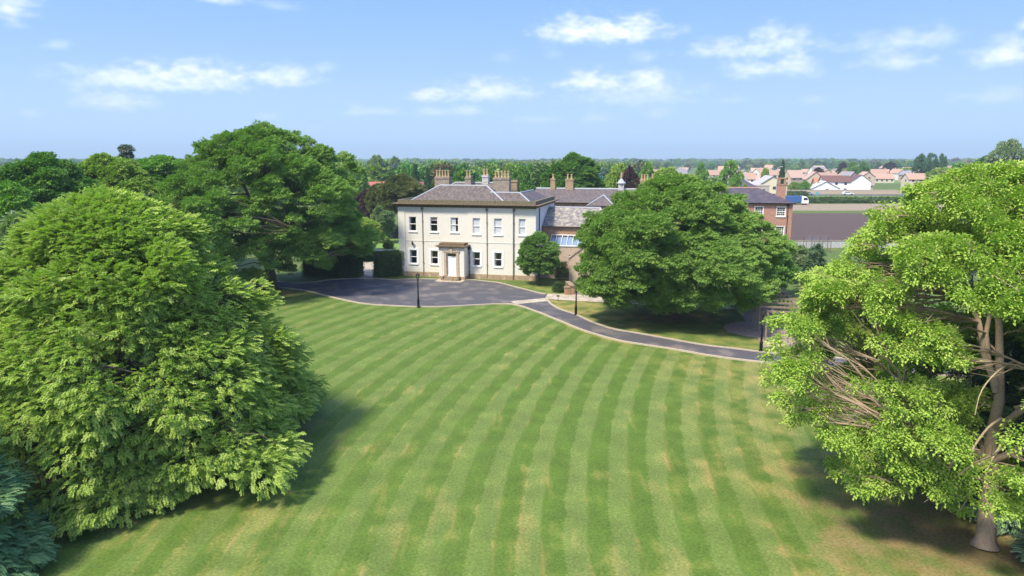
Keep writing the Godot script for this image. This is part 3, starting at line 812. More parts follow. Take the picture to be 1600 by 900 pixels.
func main_house() -> void:
	var H := thing("cream_house", "two-storey cream stucco country house with sash windows and slate hipped roof", "house", E0, TURN)
	var D := 12.6
	var up := [[1.42, 5.66, 2.37, 7.44], [4.19, 5.66, 5.15, 7.44], [6.82, 5.66, 7.82, 7.44], [9.64, 5.50, 10.60, 7.43], [12.32, 5.50, 13.32, 7.43], [15.34, 5.50, 16.20, 7.42]]
	var dn := [[1.40, 1.60, 2.36, 3.31], [4.18, 1.60, 5.14, 3.31], [9.60, 1.60, 10.58, 3.31], [12.36, 1.60, 13.30, 3.31], [15.36, 1.60, 16.24, 3.31]]
	var wall := Geo.new()
	var secs := [[0.0, 0.89, 0.07], [0.89, 9.08, 0.0], [9.08, 14.65, 0.05], [14.65, 17.42, -0.10]]
	for s: Array in secs:
		var hs := (up + dn).filter(func(h): return h[0] > s[0] and h[2] < s[1])
		holed(wall, s[0], s[1], 0.0, 8.66, s[2], hs, 0.16)
	for j: Array in [[0.89, 0.07, 0.0], [9.08, 0.0, 0.05], [14.65, 0.05, -0.10]]:
		var zl: float = j[1]; var zr: float = j[2]
		if zl > zr: wall.poly([Vector3(j[0], 0, zl), Vector3(j[0], 0, zr), Vector3(j[0], 8.66, zr), Vector3(j[0], 8.66, zl)])
		else: wall.poly([Vector3(j[0], 0, zl), Vector3(j[0], 0, zr), Vector3(j[0], 8.66, zr), Vector3(j[0], 8.66, zl)])
	wall.poly([Vector3(17.42, 0, -0.1), Vector3(17.42, 0, -D), Vector3(17.42, 8.66, -D), Vector3(17.42, 8.66, -0.1)])
	wall.poly([Vector3(0, 0, -D), Vector3(0, 0, 0.07), Vector3(0, 8.66, 0.07), Vector3(0, 8.66, -D)])
	wall.poly([Vector3(17.42, 0, -D), Vector3(0, 0, -D), Vector3(0, 8.66, -D), Vector3(17.42, 8.66, -D)])
	part("wall", wall, M.render, H)
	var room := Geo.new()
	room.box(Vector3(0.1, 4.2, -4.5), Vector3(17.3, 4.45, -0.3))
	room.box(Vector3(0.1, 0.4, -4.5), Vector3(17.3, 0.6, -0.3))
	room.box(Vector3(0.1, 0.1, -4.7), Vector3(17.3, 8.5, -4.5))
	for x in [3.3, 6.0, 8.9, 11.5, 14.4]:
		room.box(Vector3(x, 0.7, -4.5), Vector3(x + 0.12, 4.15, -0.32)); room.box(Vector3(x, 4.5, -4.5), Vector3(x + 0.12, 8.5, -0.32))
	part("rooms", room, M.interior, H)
	var dress_up := ["curtains", "roller", "half_blind", "blind", "blind", "blind"]
	for i in 6:
		sash(H, up[i], [0.0, 0.0, 0.0, 0.05, 0.05, -0.10][i], 1, 2, dress_up[i])
	for i in 5:
		sash(H, dn[i], [0.0, 0.0, 0.05, 0.05, -0.10][i], 1, 2, "curtains", 0.24)
	var pl := Geo.new()
	for s: Array in secs:
		pl.box(Vector3(s[0] - (0.06 if s[0] == 0.0 else -0.002), -0.05, -0.2), Vector3(s[1] + (0.06 if s[1] > 17 else 0.0), 0.60, s[2] + 0.06))
	pl.box(Vector3(17.38, -0.05, -D), Vector3(17.48, 0.60, -0.201))
	pl.box(Vector3(-0.06, -0.05, -D), Vector3(0.04, 0.60, -0.201))
	part("plinth", pl, M.plinth, H)
	for s: Array in secs.slice(1):
		boxpart("string_course", Vector3(s[0] + 0.02, 4.44, s[2] - 0.05), Vector3(s[1] - 0.02, 4.54, s[2] + 0.035), M.render, H)
	var frieze := Geo.new()
	frieze.box(Vector3(-0.04, 8.661, -D - 0.04), Vector3(17.46, 8.80, 0.12))
	frieze.box(Vector3(-0.26, 8.80, -D - 0.26), Vector3(17.62, 8.93, 0.30))
	frieze.box(Vector3(-0.50, 8.93, -D - 0.5), Vector3(17.86, 9.02, 0.52))
	frieze.box(Vector3(-0.66, 9.02, -D - 0.66), Vector3(18.02, 9.10, 0.66))
	part("cornice", frieze, M.cornice, H)
	var n := 7
	for i in n:
		boxpart("parapet_block", Vector3(17.44 * i / n + 0.012, 9.10, -0.28), Vector3(17.44 * (i + 1) / n - 0.012, 9.53 + 0.012 * (i % 3), 0.06 + 0.01 * (i % 2)), M.mossy_stone, H)
	for i in 5:
		for x in [[-0.02, 0.32], [17.12, 17.46]]:
			boxpart("parapet_block", Vector3(x[0], 9.10, -0.30 - 12.3 * (i + 1) / 5 + 0.012), Vector3(x[1], 9.53 + 0.01 * (i % 2), -0.30 - 12.3 * i / 5 - 0.012), M.mossy_stone, H)
	# roofs behind the parapet
	var rf := Geo.new()
	var k1 := hip(rf, 1.0, 13.75, -6.3, -0.42, 9.14, 11.18, 3.35, 3.25)
	part("front_roof", rf, M.slate, H)
	capping(H, [[k1[4], k1[5]], [k1[0], k1[4]], [k1[1], k1[5]]])
	var rb := Geo.new()
	var k2 := hip(rb, 0.9, 13.6, -12.2, -6.4, 9.14, 11.35, 3.6, 3.4)
	part("rear_roof", rb, M.slate, H)
	capping(H, [[k2[4], k2[5]], [k2[0], k2[4]], [k2[1], k2[5]]])
	var rs := Geo.new()
	var a := Vector3(11.2, 9.14, -0.46); var b := Vector3(16.95, 9.14, -0.46); var p := Vector3(11.2, 10.42, -2.3); var q := Vector3(14.95, 10.42, -2.3)
	var bb := Vector3(16.95, 9.14, -12.2); var qq := Vector3(14.95, 10.42, -10.4)
	rs.poly([a, b, q, p]); rs.poly([b, bb, qq, q]); rs.poly([q, qq, Vector3(12.9, 9.14, -12.2), Vector3(12.9, 9.14, -4.3)]); rs.poly([p, q, Vector3(12.9, 9.14, -4.3), Vector3(11.2, 9.14, -4.3)])
	rs.poly([bb, Vector3(12.9, 9.14, -12.2), qq])
	part("side_roof", rs, M.slate, H)
	capping(H, [[p, q], [b, q], [q, qq]], 0.08)
	boxpart("roof_deck", Vector3(0.3, 9.102, -12.4), Vector3(17.1, 9.13, -0.30), M.lead, H)
	chimney_stack(H, 3.42, -7.2, 2.0, 0.8, 9.3, 12.15, 5, M.chimney)
	chimney_stack(H, 6.55, -8.6, 0.8, 0.75, 9.3, 12.12, 2, M.chimney)
	chimney_stack(H, 8.7, -9.4, 0.85, 0.8, 9.3, 12.32, 2, M.pale_stone)
	chimney_stack(H, 11.75, -6.2, 2.1, 1.1, 9.3, 12.12, 5, M.chimney)
	chimney_stack(H, 12.9, -8.2, 0.8, 0.8, 9.3, 11.75, 0, M.buff_brick)
	for x in [3.21, 11.45, 14.76]:
		downpipe(H, x, 0.08 if x < 9 else (0.13 if x < 14 else -0.02), 0.1, 8.62, M.pipe)
	var sp := Geo.new()
	sp.tube([Vector3(17.5, 0.1, -1.9), Vector3(17.5, 8.6, -1.9)], [0.06, 0.06], 6)
	part("downpipe", sp, M.iron, H)
	var ln := node("wall_lantern", H, Vector3(1.88, 3.9, 0.0))
	var br := Geo.new()
	br.tube([Vector3(0, -0.15, 0.02), Vector3(0, -0.05, 0.2), Vector3(0, 0.08, 0.25)], [0.03, 0.03, 0.03], 5)
	br.lathe([[0.02, 0.05], [0.09, 0.08], [0.13, 0.36], [0.17, 0.38], [0.03, 0.52], [0.0, 0.58]], Vector3(0, 0, 0.25), 6)
	part("bracket_lamp", br, M.iron, ln)
	# porch
	var P := node("porch", H)
	var pw := Geo.new()
	holed(pw, 5.80, 9.03, 0.0, 3.96, 1.6, [[6.62, 0.5, 8.16, 3.34]], 0.22)
	pw.poly([Vector3(9.03, 0, 1.6), Vector3(9.03, 0, 0.0), Vector3(9.03, 3.96, 0.0), Vector3(9.03, 3.96, 1.6)])
	pw.poly([Vector3(5.80, 0, 0.0), Vector3(5.80, 0, 1.6), Vector3(5.80, 3.96, 1.6), Vector3(5.80, 3.96, 0.0)])
	for x in [5.80, 8.55]:
		pw.box(Vector3(x + 0.04, 0.45, 1.601), Vector3(x + 0.44, 3.7, 1.64)); pw.box(Vector3(x, 3.7, 1.601), Vector3(x + 0.48, 3.82, 1.68))
	part("porch_wall", pw, M.render, P)
	boxpart("porch_plinth", Vector3(5.74, -0.05, 0.1), Vector3(6.58, 0.45, 1.68), M.plinth, P)
	boxpart("porch_plinth", Vector3(8.2, -0.05, 0.1), Vector3(9.09, 0.45, 1.68), M.plinth, P)
	var pr := Geo.new()
	pr.box(Vector3(5.7, 3.96, 0.06), Vector3(9.13, 4.06, 1.72)); pr.box(Vector3(5.5, 4.06, 0.06), Vector3(9.33, 4.20, 1.94)); pr.box(Vector3(5.85, 4.20, 0.06), Vector3(8.98, 4.46, 1.55))
	part("porch_roof", pr, M.cornice, P)
	var sr := Geo.new()
	sr.box(Vector3(6.46, 0.5, 1.602), Vector3(6.78, 3.42, 1.70)); sr.box(Vector3(8.02, 0.5, 1.602), Vector3(8.34, 3.42, 1.70)); sr.box(Vector3(6.36, 3.42, 1.602), Vector3(8.44, 3.54, 1.74)); sr.box(Vector3(6.78, 3.30, 1.44), Vector3(8.02, 3.42, 1.70))
	sr.poly([Vector3(7.08, 3.54, 1.70), Vector3(7.72, 3.54, 1.70), Vector3(7.62, 3.93, 1.74), Vector3(7.18, 3.93, 1.74)]); sr.box(Vector3(7.22, 3.3, 1.701), Vector3(7.58, 3.95, 1.78))
	part("door_surround", sr, M.door_stone, P)
	var dr := Geo.new()
	dr.box(Vector3(6.78, 0.5, 1.38), Vector3(8.02, 2.72, 1.43))
	for r0 in [[0.62, 1.25], [1.35, 2.0], [2.08, 2.62]]:
		for c0 in [[6.88, 7.36], [7.44, 7.92]]:
			dr.box(Vector3(c0[0], r0[0], 1.43), Vector3(c0[1], r0[1], 1.445))
	dr.box(Vector3(7.40 - 0.012, 0.52, 1.43), Vector3(7.40 + 0.012, 2.70, 1.44))
	part("door", dr, M.door, P)
	var tf := Geo.new()
	tf.box(Vector3(6.78, 2.72, 1.36), Vector3(8.02, 2.86, 1.46)); tf.box(Vector3(6.78, 3.22, 1.36), Vector3(8.02, 3.30, 1.46)); tf.box(Vector3(6.78, 2.86, 1.36), Vector3(6.86, 3.22, 1.46)); tf.box(Vector3(7.94, 2.86, 1.36), Vector3(8.02, 3.22, 1.46))
	part("fanlight_frame", tf, M.white, P)
	boxpart("fanlight_pane", Vector3(6.86, 2.86, 1.40), Vector3(7.94, 3.22, 1.41), M.glass, P)
	boxpart("hall", Vector3(6.6, 0.4, 0.2), Vector3(8.2, 0.5, 1.36), M.interior, P)
	for i in 3:
		boxpart("step", Vector3(6.55, -0.05, 1.69), Vector3(8.25, 0.45 - 0.14 * i, 1.98 + 0.30 * i), M.stone, P)
	for x in [6.28, 8.27]:
		boxpart("step_cheek", Vector3(x, -0.05, 1.69), Vector3(x + 0.25, 0.52, 2.45), M.stone, P)
	boxpart("apron", Vector3(5.75, -0.05, 1.70), Vector3(9.12, 0.06, 3.2), M.flags, P)
	downpipe(H, 9.22, 0.16, 0.1, 3.9, M.iron)
func other_buildings() -> void:
	# link between the cream house and the wing: brick wall, stone slate roof, glazed lean-to, arched window
	var K := thing("link_building", "brick link building with pale stone-slate roof beside the cream house", "building", estate(17.5, -4.0), TURN)
	var kw := Geo.new()
	kw.box(Vector3(0.02, -0.05, -8.0), Vector3(8.1, 6.36, 0))
	part("wall", kw, M.old_brick, K)
	var kr := Geo.new()
	kr.poly([Vector3(-0.05, 6.32, 0.25), Vector3(8.35, 6.32, 0.25), Vector3(6.6, 8.32, -4.4), Vector3(-0.05, 8.32, -4.4)])
	kr.poly([Vector3(8.35, 6.32, 0.25), Vector3(8.35, 6.32, -8.2), Vector3(6.6, 8.32, -4.4)])
	kr.poly([Vector3(8.35, 6.32, -8.2), Vector3(-0.05, 6.32, -8.2), Vector3(-0.05, 8.32, -4.4), Vector3(6.6, 8.32, -4.4)])
	kr.poly([Vector3(-0.05, 6.31, -8.2), Vector3(8.35, 6.31, -8.2), Vector3(8.35, 6.31, 0.25), Vector3(-0.05, 6.31, 0.25)])
	part("roof", kr, M.stone_slate, K)
	capping(K, [[Vector3(0, 8.33, -4.4), Vector3(6.6, 8.33, -4.4)], [Vector3(6.6, 8.33, -4.4), Vector3(8.33, 6.36, 0.24)]])
	var kg := Geo.new()
	kg.tube([Vector3(-0.0, 6.28, 0.3), Vector3(8.4, 6.28, 0.3)], [0.06, 0.06], 6)
	part("gutter", kg, M.pipe, K)
	downpipe(K, 6.9, 0.1, 0.2, 6.2, M.pipe)
	var lw := Geo.new()
	holed(lw, 0.03, 6.2, -0.05, 3.95, 1.6, [[3.55, 1.95, 4.55, 2.95]], 0.15)
	lw.poly([Vector3(6.2, -0.05, 1.6), Vector3(6.2, -0.05, 0.01), Vector3(6.2, 3.95, 0.01), Vector3(6.2, 3.95, 1.6)])
	part("lean_to_wall", lw, M.pink_render, K)
	boxpart("wall_coping", Vector3(0.03, 3.95, 1.42), Vector3(6.2, 4.03, 1.66), M.lead, K)
	var aw := node("window", K, Vector3(3.55, 1.95, 1.6))
	var af := Geo.new()
	af.box(Vector3(0, 0, -0.13), Vector3(0.06, 1, -0.07)); af.box(Vector3(0.94, 0, -0.13), Vector3(1, 1, -0.07)); af.box(Vector3(0.47, 0, -0.13), Vector3(0.53, 1, -0.07)); af.box(Vector3(0.06, 0.45, -0.128), Vector3(0.94, 0.51, -0.072))
	for i in 8:                                       # arched head
		var t0 := PI * i / 8
		var t1 := PI * (i + 1) / 8
		af.tube([Vector3(0.5 + 0.47 * cos(t0), 0.5 + 0.47 * sin(t0), -0.06), Vector3(0.5 + 0.47 * cos(t1), 0.5 + 0.47 * sin(t1), -0.06)], [0.05, 0.05], 5)
		var c0 := Vector3(0.5 + 0.5 * cos(t0), 0.5 + 0.5 * sin(t0), -0.05)
		var c1 := Vector3(0.5 + 0.5 * cos(t1), 0.5 + 0.5 * sin(t1), -0.05)
	part("arched_frame", af, M.white, aw)
	boxpart("pane", Vector3(0.03, 0.03, -0.11), Vector3(0.97, 0.97, -0.10), M.glass, aw)
	boxpart("back_room", Vector3(0.05, 0.1, 0.02), Vector3(6.1, 3.0, 0.12), M.interior, K)
	var L := node("glazed_roof", K)
	var x0 := 1.15
	var x1 := 5.3
	var fr := Geo.new()
	fr.tube([Vector3(x0, 5.2, 0.06), Vector3(x1, 5.2, 0.06)], [0.06, 0.06], 5); fr.tube([Vector3(x0, 4.08, 1.55), Vector3(x1, 4.08, 1.55)], [0.05, 0.05], 5)
	for i in 7:
		var x := lerpf(x0, x1, i / 6.0)
		fr.tube([Vector3(x, 5.2, 0.06), Vector3(x, 4.04, 1.55)], [0.035, 0.035], 4)
	part("glazing_bars", fr, M.white, L)
	var bl := Geo.new()
	bl.poly([Vector3(x0 + 0.1, 3.98, 1.45), Vector3(x1 - 0.1, 3.98, 1.45), Vector3(x1 - 0.1, 4.98, 0.12), Vector3(x0 + 0.1, 4.98, 0.12)])
	part("roof_blind", bl, M.roof_blind, L)
	for i in 6:
		var gg := Geo.new()
		var xa := lerpf(x0, x1, i / 6.0) + 0.04
		var xb := lerpf(x0, x1, (i + 1) / 6.0) - 0.04
		gg.poly([Vector3(xa, 4.05, 1.54), Vector3(xb, 4.05, 1.54), Vector3(xb, 5.2, 0.06), Vector3(xa, 5.2, 0.06)])
		part("pane", gg, M.glass, L)
	# small gabled outbuilding in front of the link
	var G := thing("gabled_outbuilding", "pinkish rendered outbuilding with stone-edged gable half hidden by park tree", "building", estate(21.5, 0.0), TURN)
	var gw := Geo.new()
	gw.poly([Vector3(0, -0.05, 0), Vector3(7.6, -0.05, 0), Vector3(7.6, 2.85, 0), Vector3(3.8, 5.9, 0), Vector3(0, 2.85, 0)])
	gw.poly([Vector3(0, -0.05, -2.3), Vector3(0, -0.05, 0), Vector3(0, 2.85, 0), Vector3(0, 2.85, -2.3)])
	gw.poly([Vector3(7.6, -0.05, 0), Vector3(7.6, -0.05, -3.9), Vector3(7.6, 2.85, -3.9), Vector3(7.6, 2.85, 0)])
	part("wall", gw, M.pink_render, G)
	var gr := Geo.new()
	gr.poly([Vector3(-0.1, 2.78, -2.3), Vector3(-0.1, 2.78, -0.15), Vector3(3.8, 5.86, -0.15), Vector3(3.8, 5.86, -2.3)])
	gr.poly([Vector3(7.7, 2.78, -0.15), Vector3(7.7, 2.78, -3.9), Vector3(3.8, 5.86, -3.9), Vector3(3.8, 5.86, -0.15)])
	part("roof", gr, M.slate, G)
	for sgn: Array in [[Vector3(-0.15, 2.85, -0.08), Vector3(3.8, 5.98, -0.08)], [Vector3(3.8, 5.98, -0.08), Vector3(7.75, 2.85, -0.08)]]:
		var d: Vector3 = (sgn[1] - sgn[0])
		var ba := Basis(d.normalized(), d.normalized().cross(Vector3.FORWARD).normalized() * -1.0, Vector3.BACK)
		var cg := Geo.new()
		cg.obox(Transform3D(ba, (sgn[0] + sgn[1]) * 0.5), Vector3(d.length(), 0.1, 0.36))
		part("coping", cg, M.stone, G)
	# long wing behind
	var W := thing("long_wing", "long brick wing with slate roof behind the cream house", "building", estate(13.0, -18.0), TURN)
	var ww := Geo.new()
	var wh := [[4.6, 5.3, 5.6, 6.75], [7.9, 5.3, 8.9, 6.75], [13.1, 5.9, 14.1, 7.35], [17.0, 5.9, 18.0, 7.35]]
	holed(ww, 0, 26, -0.05, 8.45, 0, wh, 0.15)
	ww.poly([Vector3(26, -0.05, 0), Vector3(26, -0.05, -10), Vector3(26, 8.45, -10), Vector3(26, 8.45, 0)])
	ww.poly([Vector3(0, -0.05, -10), Vector3(0, -0.05, 0), Vector3(0, 8.45, 0), Vector3(0, 8.45, -10)])
	ww.poly([Vector3(26, -0.05, -10), Vector3(0, -0.05, -10), Vector3(0, 8.45, -10), Vector3(26, 8.45, -10)])
	part("wall", ww, M.buff_brick, W)
	boxpart("rooms", Vector3(0.2, 0, -3.2), Vector3(25.8, 8.3, -3.0), M.interior, W)
	for h: Array in wh:
		sash(W, h, 0, 2, 4, "none")
	var wr := Geo.new()
	hip(wr, -0.2, 26.2, -10.2, 0.3, 8.42, 10.08, 0.01, 4.0)
	wr.poly([Vector3(-0.2, 8.41, -10.2), Vector3(26.2, 8.41, -10.2), Vector3(26.2, 8.41, 0.3), Vector3(-0.2, 8.41, 0.3)])
	part("roof", wr, M.slate, W)
	capping(W, [[Vector3(-0.2, 10.1, -4.95), Vector3(22.2, 10.1, -4.95)]], 0.12)
	var wg := Geo.new()
	wg.tube([Vector3(-0.2, 8.38, 0.36), Vector3(26.2, 8.38, 0.36)], [0.06, 0.06], 6)
	part("gutter", wg, M.pipe, W)
	downpipe(W, 6.2, 0.1, 0.2, 8.3, M.pipe)
	var bay := Geo.new()
	bay.box(Vector3(8.6, -0.05, 0.01), Vector3(12.0, 8.05, 1.5))
	part("bay_wall", bay, M.brick, W)
	var bt := Geo.new()
	bt.poly([Vector3(8.4, 8.05, 1.75), Vector3(12.2, 8.05, 1.75), Vector3(10.3, 9.35, -1.9)])
	bt.poly([Vector3(12.2, 8.05, 1.75), Vector3(12.2, 8.05, 0.1), Vector3(10.3, 9.35, -1.9)])
	bt.poly([Vector3(8.4, 8.05, 0.1), Vector3(8.4, 8.05, 1.75), Vector3(10.3, 9.35, -1.9)])
	bt.poly([Vector3(8.4, 8.045, 0.1), Vector3(12.2, 8.045, 0.1), Vector3(12.2, 8.045, 1.75), Vector3(8.4, 8.045, 1.75)])
	part("bay_roof", bt, M.slate, W)
	capping(W, [[Vector3(8.4, 8.07, 1.74), Vector3(10.3, 9.37, -1.9)], [Vector3(12.2, 8.07, 1.74), Vector3(10.3, 9.37, -1.9)]], 0.08)
	chimney_stack(W, 2.4, -4.9, 0.7, 0.7, 9.2, 11.6, 1, M.buff_brick, 0.6)
	chimney_stack(W, 4.9, -4.9, 1.15, 0.8, 9.2, 11.55, 2, M.buff_brick, 0.7)
	chimney_stack(W, 15.9, -4.9, 1.25, 0.8, 9.2, 11.5, 3, M.buff_brick, 0.75)
	chimney_stack(W, 17.0, -5.3, 0.62, 0.8, 9.2, 11.6, 1, M.buff_brick, 0.75)
	var cu := node("cupola", W, Vector3(12.55, 0, -4.9))
	var cb := Geo.new()
	cb.box(Vector3(-0.4, 9.6, -0.4), Vector3(0.4, 10.95, 0.4))
	part("turret", cb, M.pale_stone, cu)
	var cr := Geo.new()
	cr.lathe([[0.68, 10.96], [0.5, 11.15], [0.22, 11.5], [0.12, 11.6], [0.12, 11.7]], Vector3.ZERO, 8)
	part("cupola_roof", cr, M.lead, cu)
	var cq := Geo.new()
	cq.lathe([[0.12, 11.7], [0.15, 11.9], [0.13, 12.5], [0.10, 12.55]], Vector3.ZERO, 8)
	part("pot", cq, M.pot, cu)
	# brick wing with small-paned windows
	var B := thing("brick_wing", "red brick three-storey wing with white small-paned windows and tall chimney", "building", estate(38.0, -18.0), TURN)
	var bw := Geo.new()
	var bh := []
	for y in [1.7, 4.35, 6.95]:
		for x in [0.25, 3.05, 5.85, 8.65]:
			bh.append([x, y, x + 1.05, y + 1.2])
	holed(bw, -1.0, 10.6, -0.05, 8.7, 0, bh, 0.14)
	bw.poly([Vector3(10.6, -0.05, 0), Vector3(10.6, -0.05, -8), Vector3(10.6, 8.7, -8), Vector3(10.6, 8.7, 0)])
	bw.poly([Vector3(-1, -0.05, -8), Vector3(-1, -0.05, 0), Vector3(-1, 8.7, 0), Vector3(-1, 8.7, -8)])
	bw.poly([Vector3(10.6, -0.05, -8), Vector3(-1, -0.05, -8), Vector3(-1, 8.7, -8), Vector3(10.6, 8.7, -8)])
	part("wall", bw, M.brick, B)
	boxpart("rooms", Vector3(-0.8, 0, -2.2), Vector3(10.4, 8.5, -2.0), M.interior, B)
	for h: Array in bh:
		sash(B, h, 0, 4, 4, "none", 0.07)
	var brf := Geo.new()
	var hk := hip(brf, -1.2, 10.9, -8.2, 0.3, 8.68, 10.5, 0.01, 4.4)
	brf.poly([Vector3(-1.2, 8.67, -8.2), Vector3(10.9, 8.67, -8.2), Vector3(10.9, 8.67, 0.3), Vector3(-1.2, 8.67, 0.3)])
	part("roof", brf, M.dark_slate, B)
	var bc := Geo.new()
	bc.tube([hk[4], hk[5]], [0.1, 0.1], 6)
	part("ridge_tiles", bc, M.brick, B)
	var bg := Geo.new()
	bg.tube([Vector3(-1.2, 8.64, 0.36), Vector3(10.9, 8.64, 0.36)], [0.06, 0.06], 6)
	part("gutter", bg, M.iron, B)
	downpipe(B, 10.0, 0.08, 0.2, 8.6, M.iron)
	var ch := node("chimney", B, Vector3(9.3, 0, -2.2))
	var cs := Geo.new()
	cs.box(Vector3(-0.55, 8.9, -0.45), Vector3(0.55, 11.0, 0.45)); cs.box(Vector3(-0.6, 11.0, -0.5), Vector3(0.6, 11.12, 0.5))
	part("stack", cs, M.brick, ch)
	var ct := Geo.new()
	ct.box(Vector3(-0.5, 11.12, -0.42), Vector3(-0.22, 11.8, 0.42)); ct.box(Vector3(0.22, 11.12, -0.42), Vector3(0.5, 11.8, 0.42)); ct.box(Vector3(-0.52, 11.8, -0.44), Vector3(0.52, 11.95, 0.44))
	part("arched_cap", ct, M.old_brick, ch)

# ------------------------------------------------------------------ garden and street furniture
func lamp_post(at: Vector3, h: float, label: String) -> void:
	var o := thing("lamp_post", label, "lamp post", at, 0.0, "black lamp posts along the drive")
	var g := Geo.new()
	g.lathe([[0.16, -0.05], [0.16, 0.10], [0.12, 0.16], [0.12, 0.75], [0.14, 0.80], [0.085, 0.88], [0.07, 1.2], [0.055, h - 0.85], [0.10, h - 0.82], [0.10, h - 0.78], [0.05, h - 0.74], [0.05, h - 0.66]], Vector3.ZERO, 10)
	part("post", g, M.iron, o)
	var c := node("lantern", o)
	var f := Geo.new()
	for i in 6:
		var a := TAU * i / 6
		f.tube([Vector3(cos(a) * 0.10, h - 0.66, sin(a) * 0.10), Vector3(cos(a) * 0.19, h - 0.24, sin(a) * 0.19)], [0.016, 0.016], 4)
	f.lathe([[0.02, h - 0.67], [0.12, h - 0.66], [0.12, h - 0.64]], Vector3.ZERO, 6)
	part("lantern_frame", f, M.iron, c)
	var q := Geo.new()
	q.lathe([[0.095, h - 0.64], [0.18, h - 0.25]], Vector3.ZERO, 6)
	part("lantern_glass", q, M.glass, c)
	var r := Geo.new()
	r.lathe([[0.22, h - 0.25], [0.22, h - 0.22], [0.10, h - 0.10], [0.05, h - 0.08], [0.03, h - 0.03], [0.0, h + 0.04]], Vector3.ZERO, 6)
	part("lantern_roof", r, M.iron, c)
func hedge_thing(called: String, label: String, segs: Array, cols: Array, m: ArrayMesh, dens: float, size: Array, sd: int) -> void:
	# each segment: x0, z0, x1, z1, y0, y1, half width
	var first: Array = segs[0]
	var base := Vector3(first[0], 0, first[1])
	var root := thing(called, label, "hedge", base)
	var rng := RandomNumberGenerator.new()
	rng.seed = sd
	var rows := PackedFloat32Array()
	var core := Geo.new()
	core.tint = cols[0]
	for s: Array in segs:
		var a := Vector3(s[0], 0, s[1]) - base
		var b := Vector3(s[2], 0, s[3]) - base
		var d := (b - a).normalized()
		var side := Vector3(-d.z, 0, d.x)
		var len := a.distance_to(b)
		var hw: float = s[6]
		var hy: float = s[5] - s[4]
		core.obox(Transform3D(Basis(d, Vector3.UP, d.cross(Vector3.UP)), (a + b) * 0.5 + Vector3(0, (s[4] + s[5]) * 0.5, 0)), Vector3(len - 0.1, hy - 0.25, hw * 2 - 0.3))
		var n := int(dens * (len * hy * 2 + len * hw * 2 + hw * hy * 4))
		for i in n:
			var q := rng.randf() * (2 * hy + 2 * hw + 0.6)
			var p := a + d * rng.randf() * len
			var nn := Vector3.UP
			if q < hy * 2:
				nn = side if q < hy else -side
				p += nn * hw + Vector3(0, s[4] + rng.randf() * hy, 0)
			elif q < hy * 2 + hw * 2:
				p += side * rng.randf_range(-hw, hw) + Vector3(0, s[5], 0)
			else:
				nn = d if rng.randf() < 0.5 else -d
				p = (b if nn == d else a) + side * rng.randf_range(-hw, hw) + Vector3(0, s[4] + rng.randf() * hy, 0)
			p += rv(rng) * 0.08
			var fw := (nn + rv(rng) * 0.7 + Vector3.UP * 0.2).normalized()
			var up := (Vector3.UP + nn * 0.3 + rv(rng) * 0.4)
			var sx := up.cross(fw).normalized()
			up = fw.cross(sx)
			var k: float = rng.randf_range(size[0], size[1])
			var c: Color = (cols[0] as Color).lerp(cols[1], rng.randf())
			if rng.randf() < 0.15: c = cols[2]
			rows.append_array([sx.x * k, up.x * k, fw.x * k, p.x, sx.y * k, up.y * k, fw.y * k, p.y, sx.z * k, up.z * k, fw.z * k, p.z, c.r, c.g, c.b, 1.0])
	part("stems", core, M.needle, root)
	crown_node(rows, m, M.leaf, root, "foliage")
